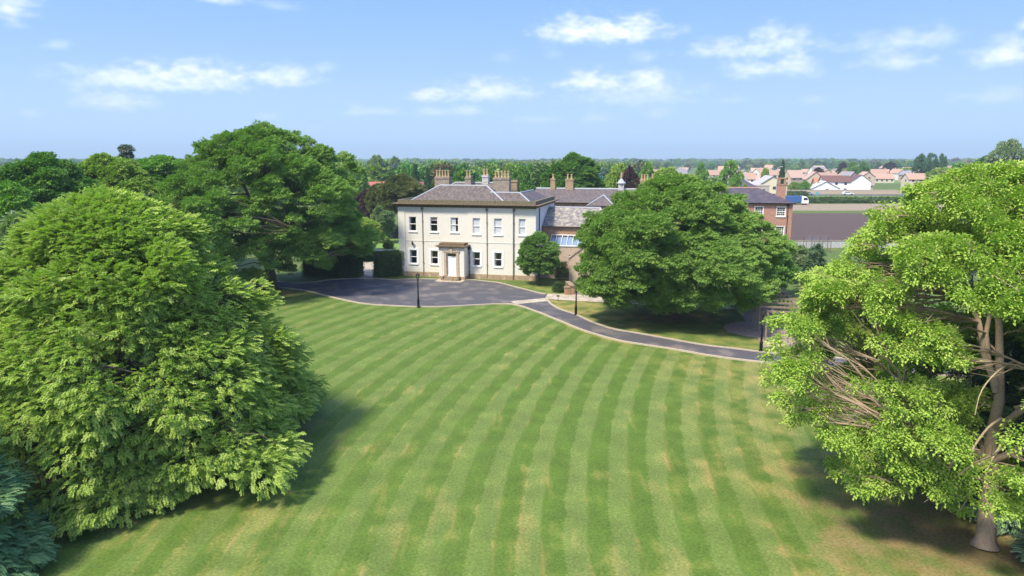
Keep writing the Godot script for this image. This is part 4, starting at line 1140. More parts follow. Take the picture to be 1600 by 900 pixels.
func garden_things(clump: ArrayMesh, fine_clump: ArrayMesh) -> void:
	lamp_post(Vector3(-9.25, 0, -66.0), 3.5, "black lamp post on the lawn edge before the cream house")
	lamp_post(Vector3(6.0, 0, -62.6), 3.2, "black lamp post at the drive's bend by the footpath")
	lamp_post(Vector3(18.9, 0, -50.1), 3.5, "black lamp post in front of the pergola")
	var s := thing("bollard_sign", "small low sign post at the corner of drive and footpath", "sign", Vector3(4.75, 0, -68.9), -0.3)
	var sg := Geo.new()
	sg.tube([Vector3(0, -0.05, 0), Vector3(0, 0.62, 0)], [0.03, 0.03], 6)
	part("post", sg, M.iron, s)
	boxpart("plate", Vector3(-0.16, 0.5, 0.032), Vector3(0.16, 0.7, 0.05), M.pipe, s)
	# steps with brick flank wall
	var st := thing("garden_steps", "stone steps with low brick flank wall beside the footpath", "steps", Vector3(6.7, 0, -72.5), 0.12)
	for i in 4:
		boxpart("step", Vector3(0.05, -0.05, -2.6), Vector3(3.4, 0.15 * (i + 1), -0.38 * i), M.flags, st)
	boxpart("flank_wall", Vector3(-0.4, -0.05, -2.6), Vector3(0.03, 0.95, 0.1), M.old_brick, st)
	boxpart("coping", Vector3(-0.48, 0.951, -2.65), Vector3(0.10, 1.04, 0.18), M.stone, st)
	boxpart("pier", Vector3(-1.0, -0.05, -0.35), Vector3(-0.41, 0.8, 0.15), M.old_brick, st)
	boxpart("pier_cap", Vector3(-1.06, 0.801, -0.4), Vector3(-0.41, 0.88, 0.2), M.stone, st)
	# pergola
	var pg := thing("pergola", "weathered timber pergola over the brick-paved walk", "pergola", Vector3(20.3, 0, -53.0), -0.19)
	for i in 7:
		var z := -1.75 * i
		for x in [0.0, 2.9]:
			boxpart("post", Vector3(x - 0.07, -0.05, z - 0.07), Vector3(x + 0.07, 2.3, z + 0.07), M.timber, pg)
		boxpart("cross_beam", Vector3(-0.35, 2.455, z - 0.05), Vector3(3.25, 2.60, z + 0.05), M.timber, pg)
	for x in [0.0, 2.9]:
		boxpart("side_rail", Vector3(x - 0.06, 2.30, -10.9), Vector3(x + 0.06, 2.455, 0.4), M.timber, pg)
	var bn := thing("garden_bench", "dark timber bench under the pergola", "bench", Vector3(23.9, 0, -63.6), -0.19)
	for i in 4: boxpart("seat_slat", Vector3(-0.8, 0.42, -0.2 + i * 0.11), Vector3(0.8, 0.45, -0.11 + i * 0.11), M.timber, bn)
	for i in 3: boxpart("back_slat", Vector3(-0.8, 0.55 + i * 0.14, -0.26), Vector3(0.8, 0.65 + i * 0.14, -0.22), M.timber, bn)
	for x in [-0.76, 0.70]:
		boxpart("leg", Vector3(x, -0.04, -0.28), Vector3(x + 0.06, 0.92, -0.221 - 0.001), M.timber, bn); boxpart("leg", Vector3(x, -0.04, 0.16), Vector3(x + 0.06, 0.62, 0.22), M.timber, bn)
	var yew := [Color(.075, .125, .038), Color(.105, .16, .048), Color(.17, .20, .06)]
	var thorn := [Color(.10, .165, .06), Color(.145, .215, .08), Color(.20, .24, .10)]
	hedge_thing("yew_hedge", "tall clipped yew hedge with arched opening beside the cream house", [[-13.2, -86.2, -16.9, -83.7, 0.0, 3.0, 0.9], [-16.85, -83.7, -18.75, -83.7, 1.95, 2.95, 0.85], [-18.7, -83.7, -26.0, -85.0, 0.0, 2.9, 0.9]], yew, fine_clump, 30.0, [0.22, 0.42], 900)
	hedge_thing("road_hedge", "long low hedge between sandy strip and green verge", [[62, -229, 130, -231, 0.0, 1.5, 1.2], [130, -231, 215, -232, 0.0, 1.5, 1.2]], thorn, clump, 3.0, [0.8, 1.3], 901)
	hedge_thing("garden_hedge", "dark clipped hedge behind the brick chimney, by the village", [[96, -262, 112, -262, 0.0, 2.0, 1.0]], thorn, clump, 4.0, [0.8, 1.2], 902)
	for q: Array in [[-20.3, -111.6, 1.3, "clipped topiary mound on the garden lawn beside the cream house"], [6.3, -83.4, 2.3, "dark round shrub between lean-to wall and clipped ball tree"], [5.2, -74.2, 0.9, "small low shrub by the brick step pier"]]:
		var root := thing("round_shrub", q[3], "shrub", Vector3(q[0], 0, q[1]))
		var cr := gen_crown({"sd": 950 + int(q[2] * 10), "base": 0.05, "top": q[2], "r": q[2] * 0.62, "kind": "high", "lumps": 26, "lump": q[2] * 0.26, "flat": 0.9, "per": 70.0 / (q[2] * q[2] * 0.1), "droop": 0.1, "size": [0.25, 0.45], "cols": thorn})
		var stem := Geo.new()
		stem.tube([Vector3(0, -0.05, 0), Vector3(0.03, q[2] * 0.6, 0.02)], [0.07, 0.03], 6)
		part("stem", stem, M.bark, root)
		crown_node(cr.rows, fine_clump, M.leaf, root, "foliage")
	var fn := thing("dark_fence", "dark board fence behind the pines beyond the garden lawn", "fence", Vector3(-27, 0, -126))
	for i in 16:
		boxpart("board", Vector3(i * 1.0 + 0.01, -0.05, 0), Vector3(i * 1.0 + 0.99, 2.3 + 0.02 * (i % 3), 0.05), M.iron, fn)
	for i in 5:
		boxpart("post", Vector3(i * 4.0 - 0.06, -0.05, -0.13), Vector3(i * 4.0 + 0.06, 2.4, -0.001), M.iron, fn)
	var gw := thing("garden_wall", "low whitewashed wall at the near edge of ploughed field", "wall", Vector3(40, 0, -113))
	boxpart("wall", Vector3(0, -0.05, 0), Vector3(24, 1.1, 0.35), M.pale_stone, gw)
	boxpart("coping", Vector3(-0.05, 1.101, -0.05), Vector3(24.05, 1.18, 0.4), M.stone, gw)
	var gh := thing("greenhouse", "small glass greenhouse before the low whitewashed wall", "greenhouse", Vector3(47.0, 0, -109.5), TURN)
	var gf := Geo.new()
	for x in [0.0, 1.2, 2.4, 3.6]:
		for z in [0.0, 2.4]:
			gf.box(Vector3(x - 0.04, -0.05, z - 0.04), Vector3(x + 0.04, 1.7, z + 0.04))
		gf.tube([Vector3(x, 1.7, 0), Vector3(x, 2.5, 1.2), Vector3(x, 1.7, 2.4)], [0.035, 0.035, 0.035], 4)
	gf.tube([Vector3(0, 2.5, 1.2), Vector3(3.6, 2.5, 1.2)], [0.04, 0.04], 4); gf.tube([Vector3(0, 1.7, 2.4), Vector3(3.6, 1.7, 2.4)], [0.04, 0.04], 4); gf.tube([Vector3(0, 1.7, 0), Vector3(3.6, 1.7, 0)], [0.04, 0.04], 4)
	part("frame", gf, M.pipe, gh)
	for i in 3:
		var gl := Geo.new()
		var xa := i * 1.2 + 0.05
		var xb := i * 1.2 + 1.15
		gl.poly([Vector3(xa, 0, 2.4), Vector3(xb, 0, 2.4), Vector3(xb, 1.7, 2.4), Vector3(xa, 1.7, 2.4)])
		part("pane", gl, M.glass, gh)
		var gq := Geo.new()
		gq.poly([Vector3(xa, 1.72, 2.4), Vector3(xb, 1.72, 2.4), Vector3(xb, 2.5, 1.2), Vector3(xa, 2.5, 1.2)])
		part("roof_pane", gq, M.glass, gh)

# ------------------------------------------------------------------ village
func vc(c: Array) -> Color: return Color(c[0], c[1], c[2])
func village_house(called: String, label: String, category: String, at: Vector3, turn: float, w: float, d: float, h: float, rise: float, wall: Color, roof: Color, chim: bool, group: String) -> Node3D:
	var o := thing(called, label, category, at, turn, group)
	var g := Geo.new()
	g.tint = wall
	var x := w / 2
	var z := d / 2
	g.poly([Vector3(-x, -0.1, z), Vector3(x, -0.1, z), Vector3(x, h, z), Vector3(-x, h, z)]); g.poly([Vector3(x, -0.1, -z), Vector3(-x, -0.1, -z), Vector3(-x, h, -z), Vector3(x, h, -z)])
	g.poly([Vector3(x, -0.1, z), Vector3(x, -0.1, -z), Vector3(x, h, -z), Vector3(x, h + rise, 0), Vector3(x, h, z)]); g.poly([Vector3(-x, -0.1, -z), Vector3(-x, -0.1, z), Vector3(-x, h, z), Vector3(-x, h + rise, 0), Vector3(-x, h, -z)])
	part("wall", g, M.paint, o)
	var r := Geo.new()
	r.tint = roof
	var e := 0.35
	var dy := e * rise / z
	for s in [1.0, -1.0]:
		var p := [Vector3(-x - e * s * 0 - e, h - dy, (z + e) * s), Vector3(x + e, h - dy, (z + e) * s), Vector3(x + e, h + rise + 0.12, 0), Vector3(-x - e, h + rise + 0.12, 0)]
		if s < 0: p.reverse()
		r.poly(p)
		var q := p.duplicate(); q.reverse()
		r.poly(q.map(func(k): return k + Vector3(0, -0.11, 0)))
	part("roof", r, M.paint, o)
	if chim:
		var c := Geo.new()
		c.tint = wall.lerp(Color(0.3, 0.15, 0.1), 0.6)
		c.box(Vector3(x * 0.55 - 0.35, h + rise * 0.5, -0.3), Vector3(x * 0.55 + 0.35, h + rise + 1.0, 0.3))
		part("chimney", c, M.paint, o)
	var rows := 2 if h > 4.0 else 1
	var wm := Geo.new()
	wm.tint = Color(0.06, 0.07, 0.09)
	wm.box(Vector3(-0.55, -0.55, -0.02), Vector3(0.55, 0.55, 0.03))
	var mesh := wm.mesh()
	var cols := maxi(2, int(w / 3.0))
	for j in rows:
		for i in cols:
			var k := part("window", mesh, M.gloss, o)
			k.position = Vector3(-x + w * (i + 0.5) / cols, 1.5 + 2.6 * j, z)
	for j in rows:
		for sgn in [-1.0, 1.0]:
			var k2 := part("window", mesh, M.gloss, o)
			k2.position = Vector3(x * sgn, 1.5 + 2.6 * j, 0.6); k2.rotation.y = PI / 2 * sgn
	return o
func car(label: String, at: Vector3, turn: float, paint: Color) -> void:
	var o := thing("parked_car", label, "car", at, turn, "cars on the village street")
	var side := [Vector2(-2.1, 0.35), Vector2(2.1, 0.35), Vector2(2.15, 0.75), Vector2(1.2, 0.95), Vector2(0.6, 1.42), Vector2(-1.2, 1.45), Vector2(-1.9, 1.0), Vector2(-2.15, 0.9)]
	var g := Geo.new()
	g.tint = paint
	var f := []
	var b := []
	for q: Vector2 in side:
		f.append(Vector3(q.x, q.y, 0.85)); b.append(Vector3(q.x, q.y, -0.85))
	g.poly(f)
	var br := b.duplicate(); br.reverse(); g.poly(br)
	for i in f.size():
		var j := (i + 1) % f.size()
		g.poly([f[j], f[i], b[i], b[j]])
	part("body", g, M.gloss, o)
	var w := Geo.new()
	w.tint = Color(0.03, 0.04, 0.05)
	for z in [0.852, -0.852]:
		var p := [Vector3(-1.6, 0.98, z), Vector3(0.95, 0.98, z), Vector3(0.52, 1.34, z), Vector3(-1.15, 1.36, z)]
		if z < 0: p.reverse()
		w.poly(p)
	part("side_glass", w, M.gloss, o)
	for x in [-1.3, 1.35]:
		for z in [0.75, -0.75]:
			var k := Geo.new()
			k.tint = Color(0.02, 0.02, 0.02)
			k.tube([Vector3(x, 0.32, z - 0.12), Vector3(x, 0.32, z + 0.12)], [0.34, 0.34], 12)
			part("wheel", k, M.paint, o)
func make_village() -> void:
	for q: Array in VILLAGE:
		village_house("village_house", q[0], "house", Vector3(q[1], 0, q[2]), q[3], q[4], q[5], q[6], q[7], vc(WALLS[q[8]]), vc(ROOFS[q[9]]), q[10] > 0, "houses of the far village")
	# long white house with brown roof and a gable towards the road
	var p := village_house("white_house", "long white house with brown roof and white front gable by the road", "house", Vector3(140.5, 0, -301), -0.2, 11.0, 7.5, 5.0, 2.4, Color(0.78, 0.78, 0.77), Color(0.16, 0.085, 0.07), false, "")
	var gb := Geo.new()
	gb.tint = Color(0.8, 0.8, 0.79)
	gb.poly([Vector3(5.51, -0.1, 4.6), Vector3(13.5, -0.1, 4.6), Vector3(13.5, 5, 4.6), Vector3(9.5, 7.9, 4.6), Vector3(5.51, 5, 4.6)])
	gb.poly([Vector3(13.5, -0.1, 4.6), Vector3(13.5, -0.1, -4), Vector3(13.5, 5, -4), Vector3(13.5, 5, 4.6)]); gb.poly([Vector3(5.51, -0.1, 3.76), Vector3(5.51, -0.1, 4.6), Vector3(5.51, 5, 4.6), Vector3(5.51, 5, 3.76)])
	part("gable_wall", gb, M.paint, p)
	var gr := Geo.new()
	gr.tint = Color(0.16, 0.085, 0.07)
	gr.poly([Vector3(5.2, 4.8, -4.2), Vector3(5.2, 4.8, 4.9), Vector3(9.5, 8.0, 4.9), Vector3(9.5, 8.0, -4.2)]); gr.poly([Vector3(13.8, 4.8, 4.9), Vector3(13.8, 4.8, -4.2), Vector3(9.5, 8.0, -4.2), Vector3(9.5, 8.0, 4.9)])
	part("gable_roof", gr, M.paint, p)
	village_house("white_barn", "low white gabled barn next to the long white house", "barn", Vector3(134, 0, -297), 1.4, 8.0, 11.0, 2.4, 2.8, Color(0.8, 0.8, 0.79), Color(0.72, 0.72, 0.72), false, "")
	village_house("brown_cottage", "low brown roofed cottage between white barn and long white house", "house", Vector3(141.0, 0, -312), -0.1, 9.0, 6.0, 3.2, 3.0, Color(0.42, 0.3, 0.24), Color(0.42, 0.2, 0.11), true, "")
	# villa with hipped slate roof and a square bay
	var v := thing("slate_villa", "pale lilac villa with hipped slate roof above the brick wing's ridge", "house", Vector3(78, 0, -236), -0.1)
	var vw := Geo.new()
	vw.tint = Color(0.62, 0.58, 0.57)
	vw.box(Vector3(-4.5, -0.1, -4), Vector3(4.5, 5.2, 4))
	part("wall", vw, M.paint, v)
	var vr := Geo.new()
	hip(vr, -4.9, 4.9, -4.4, 4.4, 5.2, 7.8, 4.0, 4.0)
	part("roof", vr, M.dark_slate, v)
	var vb := Geo.new()
	vb.tint = Color(0.46, 0.40, 0.33)
	vb.box(Vector3(4.51, -0.1, -3), Vector3(9.0, 5.6, 3)); vb.box(Vector3(4.4, 5.6, -3.1), Vector3(9.1, 5.9, 3.1))
	part("square_bay", vb, M.paint, v)
	for x in [-2.7, 0.0, 6.2, 7.2]:
		var g := Geo.new()
		g.tint = Color(0.05, 0.06, 0.08)
		var zf := 4.0 if x < 4 else 3.0
		g.box(Vector3(x - 0.35, 2.9, zf - 0.02), Vector3(x + 0.35, 4.5, zf + 0.04))
		part("window", g, M.gloss, v)
	for x in [-4.0, 1.6]:
		var g := Geo.new()
		g.tint = Color(0.55, 0.5, 0.45)
		g.box(Vector3(x - 0.45, 5.6, -0.4), Vector3(x + 0.45, 9.0, 0.4))
		part("chimney", g, M.paint, v)
	village_house("cream_gabled_house", "cream gabled house with grey roof behind the slate villa", "house", Vector3(96, 0, -258), 1.45, 12, 10, 5.2, 3.2, Color(0.72, 0.62, 0.46), Color(0.42, 0.40, 0.42), false, "")
	village_house("red_roofed_house", "red roofed house seen past the oak, half of it shaded", "house", Vector3(-38.5, 0, -205), 0.35, 13, 8, 4.2, 3.6, Color(0.42, 0.3, 0.26), Color(0.42, 0.15, 0.11), false, "")
	village_house("red_roofed_house", "red roofed house between two dark conifers left of the chimneys", "house", Vector3(-28.5, 0, -207), 1.2, 9, 8, 4.2, 3.4, Color(0.40, 0.28, 0.25), Color(0.40, 0.13, 0.11), false, "")
	# vehicles and poles
	car("silver-blue car on the village street before garden walls", Vector3(120.5, 0, -281), 0.1, Color(0.30, 0.36, 0.46))
	car("white car parked before the long white house", Vector3(138, 0, -283), -0.2, Color(0.75, 0.75, 0.75))
	car("pale car near the hedge end beside the yellow-green tree", Vector3(129, 0, -243), 0.2, Color(0.6, 0.62, 0.62))
	car("white car at the yellow-green tree's edge", Vector3(139, 0, -216), 0.4, Color(0.75, 0.75, 0.75))
	var t := thing("lorry", "blue box lorry with white cab beside the brick chimney", "lorry", Vector3(92.5, 0, -222), -0.15)
	var tb := Geo.new()
	tb.tint = Color(0.05, 0.12, 0.30)
	tb.box(Vector3(-6.0, 0.8, -1.1), Vector3(0.6, 2.8, 1.1))
	part("box_body", tb, M.gloss, t)
	var cab := Geo.new()
	cab.tint = Color(0.78, 0.78, 0.79)
	var cp := [Vector2(0.75, 0.5), Vector2(2.9, 0.5), Vector2(2.9, 1.5), Vector2(2.4, 2.4), Vector2(1.9, 2.75), Vector2(0.75, 2.8)]
	var fa := cp.map(func(k): return Vector3(k.x, k.y, 1.2))
	var ba := cp.map(func(k): return Vector3(k.x, k.y, -1.2))
	cab.poly(fa)
	var bb := ba.duplicate(); bb.reverse(); cab.poly(bb)
	for i in 6:
		var j := (i + 1) % 6
		cab.poly([fa[j], fa[i], ba[i], ba[j]])
	part("cab", cab, M.gloss, t)
	var wn := Geo.new()
	wn.tint = Color(0.03, 0.04, 0.05)
	wn.poly([Vector3(1.3, 1.5, 1.205), Vector3(2.7, 1.5, 1.205), Vector3(2.3, 2.3, 1.205), Vector3(1.3, 2.3, 1.205)])
	part("cab_window", wn, M.gloss, t)
	for x in [-5.5, -4.3, 1.8]:
		for z in [1.05, -1.05]:
			var k := Geo.new()
			k.tint = Color(0.02, 0.02, 0.02)
			k.tube([Vector3(x, 0.48, z - 0.14), Vector3(x, 0.48, z + 0.14)], [0.5, 0.5], 12)
			part("wheel", k, M.paint, t)
	var pole := thing("street_pole", "tall pale street lamp column above the brick wing's roof", "street lamp", Vector3(89, 0, -232), 0.0)
	var pg := Geo.new()
	pg.tube([Vector3(0, -0.1, 0), Vector3(0, 11.5, 0)], [0.22, 0.14], 8)
	part("column", pg, M.pale_stone, pole)
	var ph := Geo.new()
	ph.tube([Vector3(0, 11.5, 0), Vector3(0.4, 11.9, 0), Vector3(1.6, 12.0, 0)], [0.1, 0.08, 0.14], 6)
	part("lamp_head", ph, M.pale_stone, pole)
	var bs := thing("bus_stop_sign", "pale blue-green bus stop post standing in the verge hedge", "sign", Vector3(103.5, 0, -233.5), 0.2)
	var bp := Geo.new()
	bp.tube([Vector3(0, -0.1, 0), Vector3(0, 3.6, 0)], [0.12, 0.12], 6)
	part("post", bp, M.lead, bs)
	var bf := Geo.new()
	bf.tint = Color(0.2, 0.5, 0.5)
	bf.box(Vector3(-0.7, 2.6, 0.13), Vector3(0.7, 3.6, 0.18))
	part("panel", bf, M.paint, bs)
	var fw := thing("garden_boundary", "long pale brick wall along the village street", "wall", Vector3(104, 0, -290), 0.0)
	var fg := Geo.new()
	fg.tint = Color(0.52, 0.40, 0.31)
	fg.box(Vector3(0, -0.1, 0), Vector3(60, 1.7, 0.3))
	part("wall", fg, M.paint, fw)
	var fc := Geo.new()
	fc.tint = Color(0.6, 0.5, 0.42)
	fc.box(Vector3(-0.05, 1.7, -0.05), Vector3(60.05, 1.82, 0.35))
	part("coping", fc, M.paint, fw)
	# power station far off on the horizon
	for q: Array in [["first on the oak side", -560, 0], ["second on the oak side", -320, 200], ["next to the tall chimney, oak side", -80, 0], ["next to the tall chimney, village side", 480, 100], ["second on the village side", 720, -100], ["last on the village side", 960, 0]]:
		var ct := thing("cooling_tower", "faint cooling tower of the far power station, " + q[0], "cooling tower", Vector3(-1430 + q[1], 0, -22000 + q[2]), 0.0, "cooling towers of the far power station")
		var cg := Geo.new()
		cg.lathe([[46, -5], [38, 30], [31, 70], [28, 90], [29, 105], [31, 114]], Vector3.ZERO, 20)
		part("shell", cg, M.pale_stone, ct)
	var sk := thing("power_station_chimney", "faint tall chimney of the far power station on the horizon", "chimney", Vector3(-1120, 0, -22000))
	var sg := Geo.new()
	sg.lathe([[16, -5], [13, 120], [10, 255], [8, 259]], Vector3.ZERO, 16)
	part("shaft", sg, M.pale_stone, sk)

# ------------------------------------------------------------------ tree stock
func L3(a: float, b: float, c: float) -> Color: return Color(a, b, c)
var KINDS := [
	[Color(0.121, 0.234, 0.057), Color(0.200, 0.360, 0.087), Color(0.310, 0.499, 0.109)],
	[Color(0.173, 0.331, 0.063), Color(0.273, 0.464, 0.093), Color(0.403, 0.584, 0.115)],
	[Color(0.253, 0.370, 0.072), Color(0.367, 0.485, 0.108), Color(0.483, 0.578, 0.144)],
	[Color(0.062, 0.126, 0.060), Color(0.101, 0.185, 0.084), Color(0.140, 0.224, 0.090)],
	[Color(0.090, 0.048, 0.052), Color(0.130, 0.070, 0.068), Color(0.160, 0.100, 0.080)],
	[Color(0.220, 0.300, 0.150), Color(0.300, 0.380, 0.190), Color(0.400, 0.460, 0.240)],
	[Color(0.140, 0.174, 0.067), Color(0.224, 0.230, 0.090), Color(0.308, 0.266, 0.126)],
	[Color(0.136, 0.204, 0.144), Color(0.204, 0.272, 0.180), Color(0.272, 0.306, 0.216)],
	[Color(0.100, 0.190, 0.110), Color(0.140, 0.250, 0.140), Color(0.180, 0.300, 0.160)]]
func kind_shape(k: int) -> String: return ["dome", "high", "high", "cone", "dome", "high", "high", "cone", "column"][k]
func make_background_trees(clump: ArrayMesh, frond: ArrayMesh) -> void:
	var proto := {}
	for i in BACK_TREES.size():
		var q: Array = BACK_TREES[i]
		var at := Vector3(q[0], 0, q[1])
		var h: float = q[2]
		var r: float = q[3]
		var k: int = q[4]
		var conifer := k == 3 or k == 7
		var called: String = ["oak_tree", "leafy_tree", "leafy_tree", "conifer", "purple_beech", "willow_tree", "pine_tree", "conifer", "poplar_tree"][k]
		var base := 0.25 if conifer else (h * 0.42 if k == 6 else minf(1.4, h * 0.15))
		if q[1] > -140.0:
			var lump := clampf(r * 0.3, 0.55, 1.25)
			var o := {"sd": 400 + i, "base": base, "top": h, "r": maxf(r, 1.6), "kind": kind_shape(k), "lumps": int(clampf(r * h * 5.0, 60, 330)), "lump": lump * 0.75, "boughs": 0 if conifer else int(clampf(r * 6.0, 10, 40)), "bough": r * 0.36, "flat": 0.72, "per": 55.0, "droop": 0.45 if conifer else 0.15, "size": [0.5, 0.85], "cols": KINDS[k], "trunk": 0.1 + h * 0.018, "limbs": 0.5, "fork": base, "uneven": 0.45}
			make_tree(called, q[5], at, o, frond if k == 3 else clump, M.bark, M.needle if conifer else M.leaf)
			continue
		if not proto.has(k):
			var o := {"sd": 700 + k, "base": 0.02 if conifer else 0.1, "top": 1.0, "r": 0.5, "kind": kind_shape(k), "lumps": 80, "lump": 0.105, "flat": 0.8, "per": 3600.0, "droop": 0.3, "size": [0.8, 1.2], "cols": KINDS[k], "trunk": 0.02, "limbs": 0.3, "fork": 0.1, "uneven": 0.5}
			var cr := gen_crown(o)
			proto[k] = [gen_wood(o, cr.lumps).mesh(), crown_merged(cr.rows, 3, 0.05, 0.035, 0.02, 5 + k).mesh()]
		var root := thing(called, q[5], "tree", at, i * 1.7)
		root.scale = Vector3(2 * r, h, 2 * r)
		part("trunk", proto[k][0], M.bark, root)
		part("crown", proto[k][1], M.leaf, root)
func far_woods() -> void:
	var meshes := []
	for k in 5:
		var kk: int = [0, 1, 8, 2, 6][k]
		var o := {"sd": 800 + k, "base": 0.04, "top": 1.0, "r": 0.55, "kind": "dome", "lumps": 26, "lump": 0.2, "flat": 0.8, "per": 260.0, "droop": 0.1, "size": [0.8, 1.2], "cols": KINDS[kk], "uneven": 0.5}
		meshes.append(crown_merged(gen_crown(o).rows, 3, 0.13, 0.10, 0.05, 60 + k).mesh())
	var rng := RandomNumberGenerator.new()
	rng.seed = 31
	var f := FastNoiseLite.new()
	f.seed = 12; f.frequency = 1.0; f.fractal_octaves = 3
	var rows := []
	for k in 5: rows.append(PackedFloat32Array())
	for i in 15000:
		var d := 230.0 * pow(30.0, pow(rng.randf(), 0.85))
		var az := rng.randf_range(-1.15, 1.15)
		var x := sin(az) * d
		var z := -cos(az) * d
		if d < 900 and x > 40 and x < 480 and z < -190 and az > 0.2 and (d < 700 or az < 0.56):
			continue                                         # the village and its fields
		if x > 30 and z > -300: continue
		if x < -85 and z > -290: continue
		if x < -250 and z > -660 and z < -400: continue
		if f.get_noise_2d(x * 0.004 + 3.0, z * 0.0022) < -0.10 and d > 330:
			continue
		var h := rng.randf_range(4.5, 12.5) * (1.0 if d < 1500 else 1.3)
		var w := h * rng.randf_range(0.8, 1.3) * (1.0 if d < 1200 else 1.6)
		var a := rng.randf() * TAU
		var k: int = [0, 0, 0, 1, 1, 2, 2, 3, 4][rng.randi() % 9]
		var q := rng.randf_range(0.6, 1.1)
		rows[k].append_array([cos(a) * w, 0.0, sin(a) * w, x, 0.0, h, 0.0, 0.0, -sin(a) * w, 0.0, cos(a) * w, z, q * rng.randf_range(0.85, 1.45), q, q * rng.randf_range(0.9, 1.8), 1.0])
	var words := ["dark green", "mid green", "blue-green", "yellow-green", "brownish"]
	for k in 5:
		var o := crown_node(rows[k], meshes[k], M.leaf, self, numbered("far_woodland"))
		tag(o, "%s far-off trees of the woods reaching to the horizon" % words[k], "woodland", "", "stuff")
	var hill := Geo.new()                                    # low wooded rises on the skyline
	for band in 3:
		var dist: float = [5200.0, 7500.0, 10500.0][band]
		var hh: float = [9.0, 20.0, 46.0][band]
		hill.tint = [Color(.055, .09, .05), Color(.06, .09, .055), Color(.065, .095, .065)][band]
		for i in 240:
			var p := []
			for e in 2:
				var az := -1.2 + 2.4 * (i + e) / 240.0
				var y := hh * (0.75 + 0.55 * f.get_noise_2d(az * 6.0 + band * 9.0, 1.0) + 0.12 * f.get_noise_2d(az * 90.0, band * 3.0))
				p.append([Vector3(sin(az) * dist, 0, -cos(az) * dist), maxf(2.0, y), Vector3(sin(az), 0, -cos(az))])
			var a0: Vector3 = p[0][0]
			var b0: Vector3 = p[1][0]
			var a1: Vector3 = a0 + p[0][2] * 300 + Vector3(0, p[0][1], 0)
			var b1: Vector3 = b0 + p[1][2] * 300 + Vector3(0, p[1][1], 0)
			hill.poly([a0, b0, b1, a1])
			hill.poly([a1, b1, b0 + p[1][2] * 900, a0 + p[0][2] * 900])
	struct("hills", hill, M.paint, "low wooded hills along the skyline")

# ------------------------------------------------------------------ data
const SUN := Vector3(-0.40, 0.82, 0.40)
const SKY_TOP := [0.095, 0.275, 0.93]
const SKY_LOW := [0.56, 0.73, 1.0]
const SKY_ZEN := [0.13, 0.32, 0.88]
const LAWN_LIGHT := [0.42, 0.485, 0.275]
const LAWN_DARK := [0.335, 0.43, 0.18]
const DRIVE_LOW := [-60.0, -82.0, -42.0, -81.0, -32.0, -78.6, -25.4, -76.0, -22.3, -74.1, -20.2, -72.0, -17.2, -69.3, -14.5, -67.4, -11.1, -66.5, -9.2, -66.2, -6.4, -66.3, -3.2, -67.1, 0.0, -67.4, 2.3, -64.1, 4.3, -60.2, 6.1, -56.7, 8.3, -53.7, 10.1, -52.3, 12.3, -50.9, 14.4, -49.3, 16.4, -48.1, 18.5, -47.2, 22.0, -46.0, 28.0, -44.6, 44.0, -42.0]
const DRIVE_UP := [3.6, -70.3, 3.9, -67.7, 4.7, -65.0, 6.0, -62.8, 7.2, -59.7, 8.8, -57.1, 10.7, -55.6, 13.0, -53.7, 15.1, -52.0, 17.3, -50.9, 19.6, -49.7, 23.0, -48.6, 29.0, -47.4, 44.0, -45.0]
const HOUSE_SIDE := [-60.0, -86.0, -40.0, -85.5, -26.2, -79.6, -22.0, -81.6, -18.9, -82.7, -17.0, -82.5, -16.0, -82.2, -14.5, -81.6, -11.8, -82.2, -9.3, -82.0, -6.0, -81.4, -4.7, -81.5, -3.1, -80.6, -1.5, -79.5, 0.0, -77.4, 1.4, -75.5, 2.6, -73.8, 3.7, -72.6]
const WALLS := [[0.52, 0.38, 0.3], [0.56, 0.44, 0.35], [0.66, 0.57, 0.46], [0.72, 0.7, 0.66], [0.47, 0.33, 0.27]]
const ROOFS := [[0.44, 0.28, 0.2], [0.38, 0.24, 0.18], [0.32, 0.25, 0.22], [0.28, 0.26, 0.27], [0.48, 0.33, 0.25]]
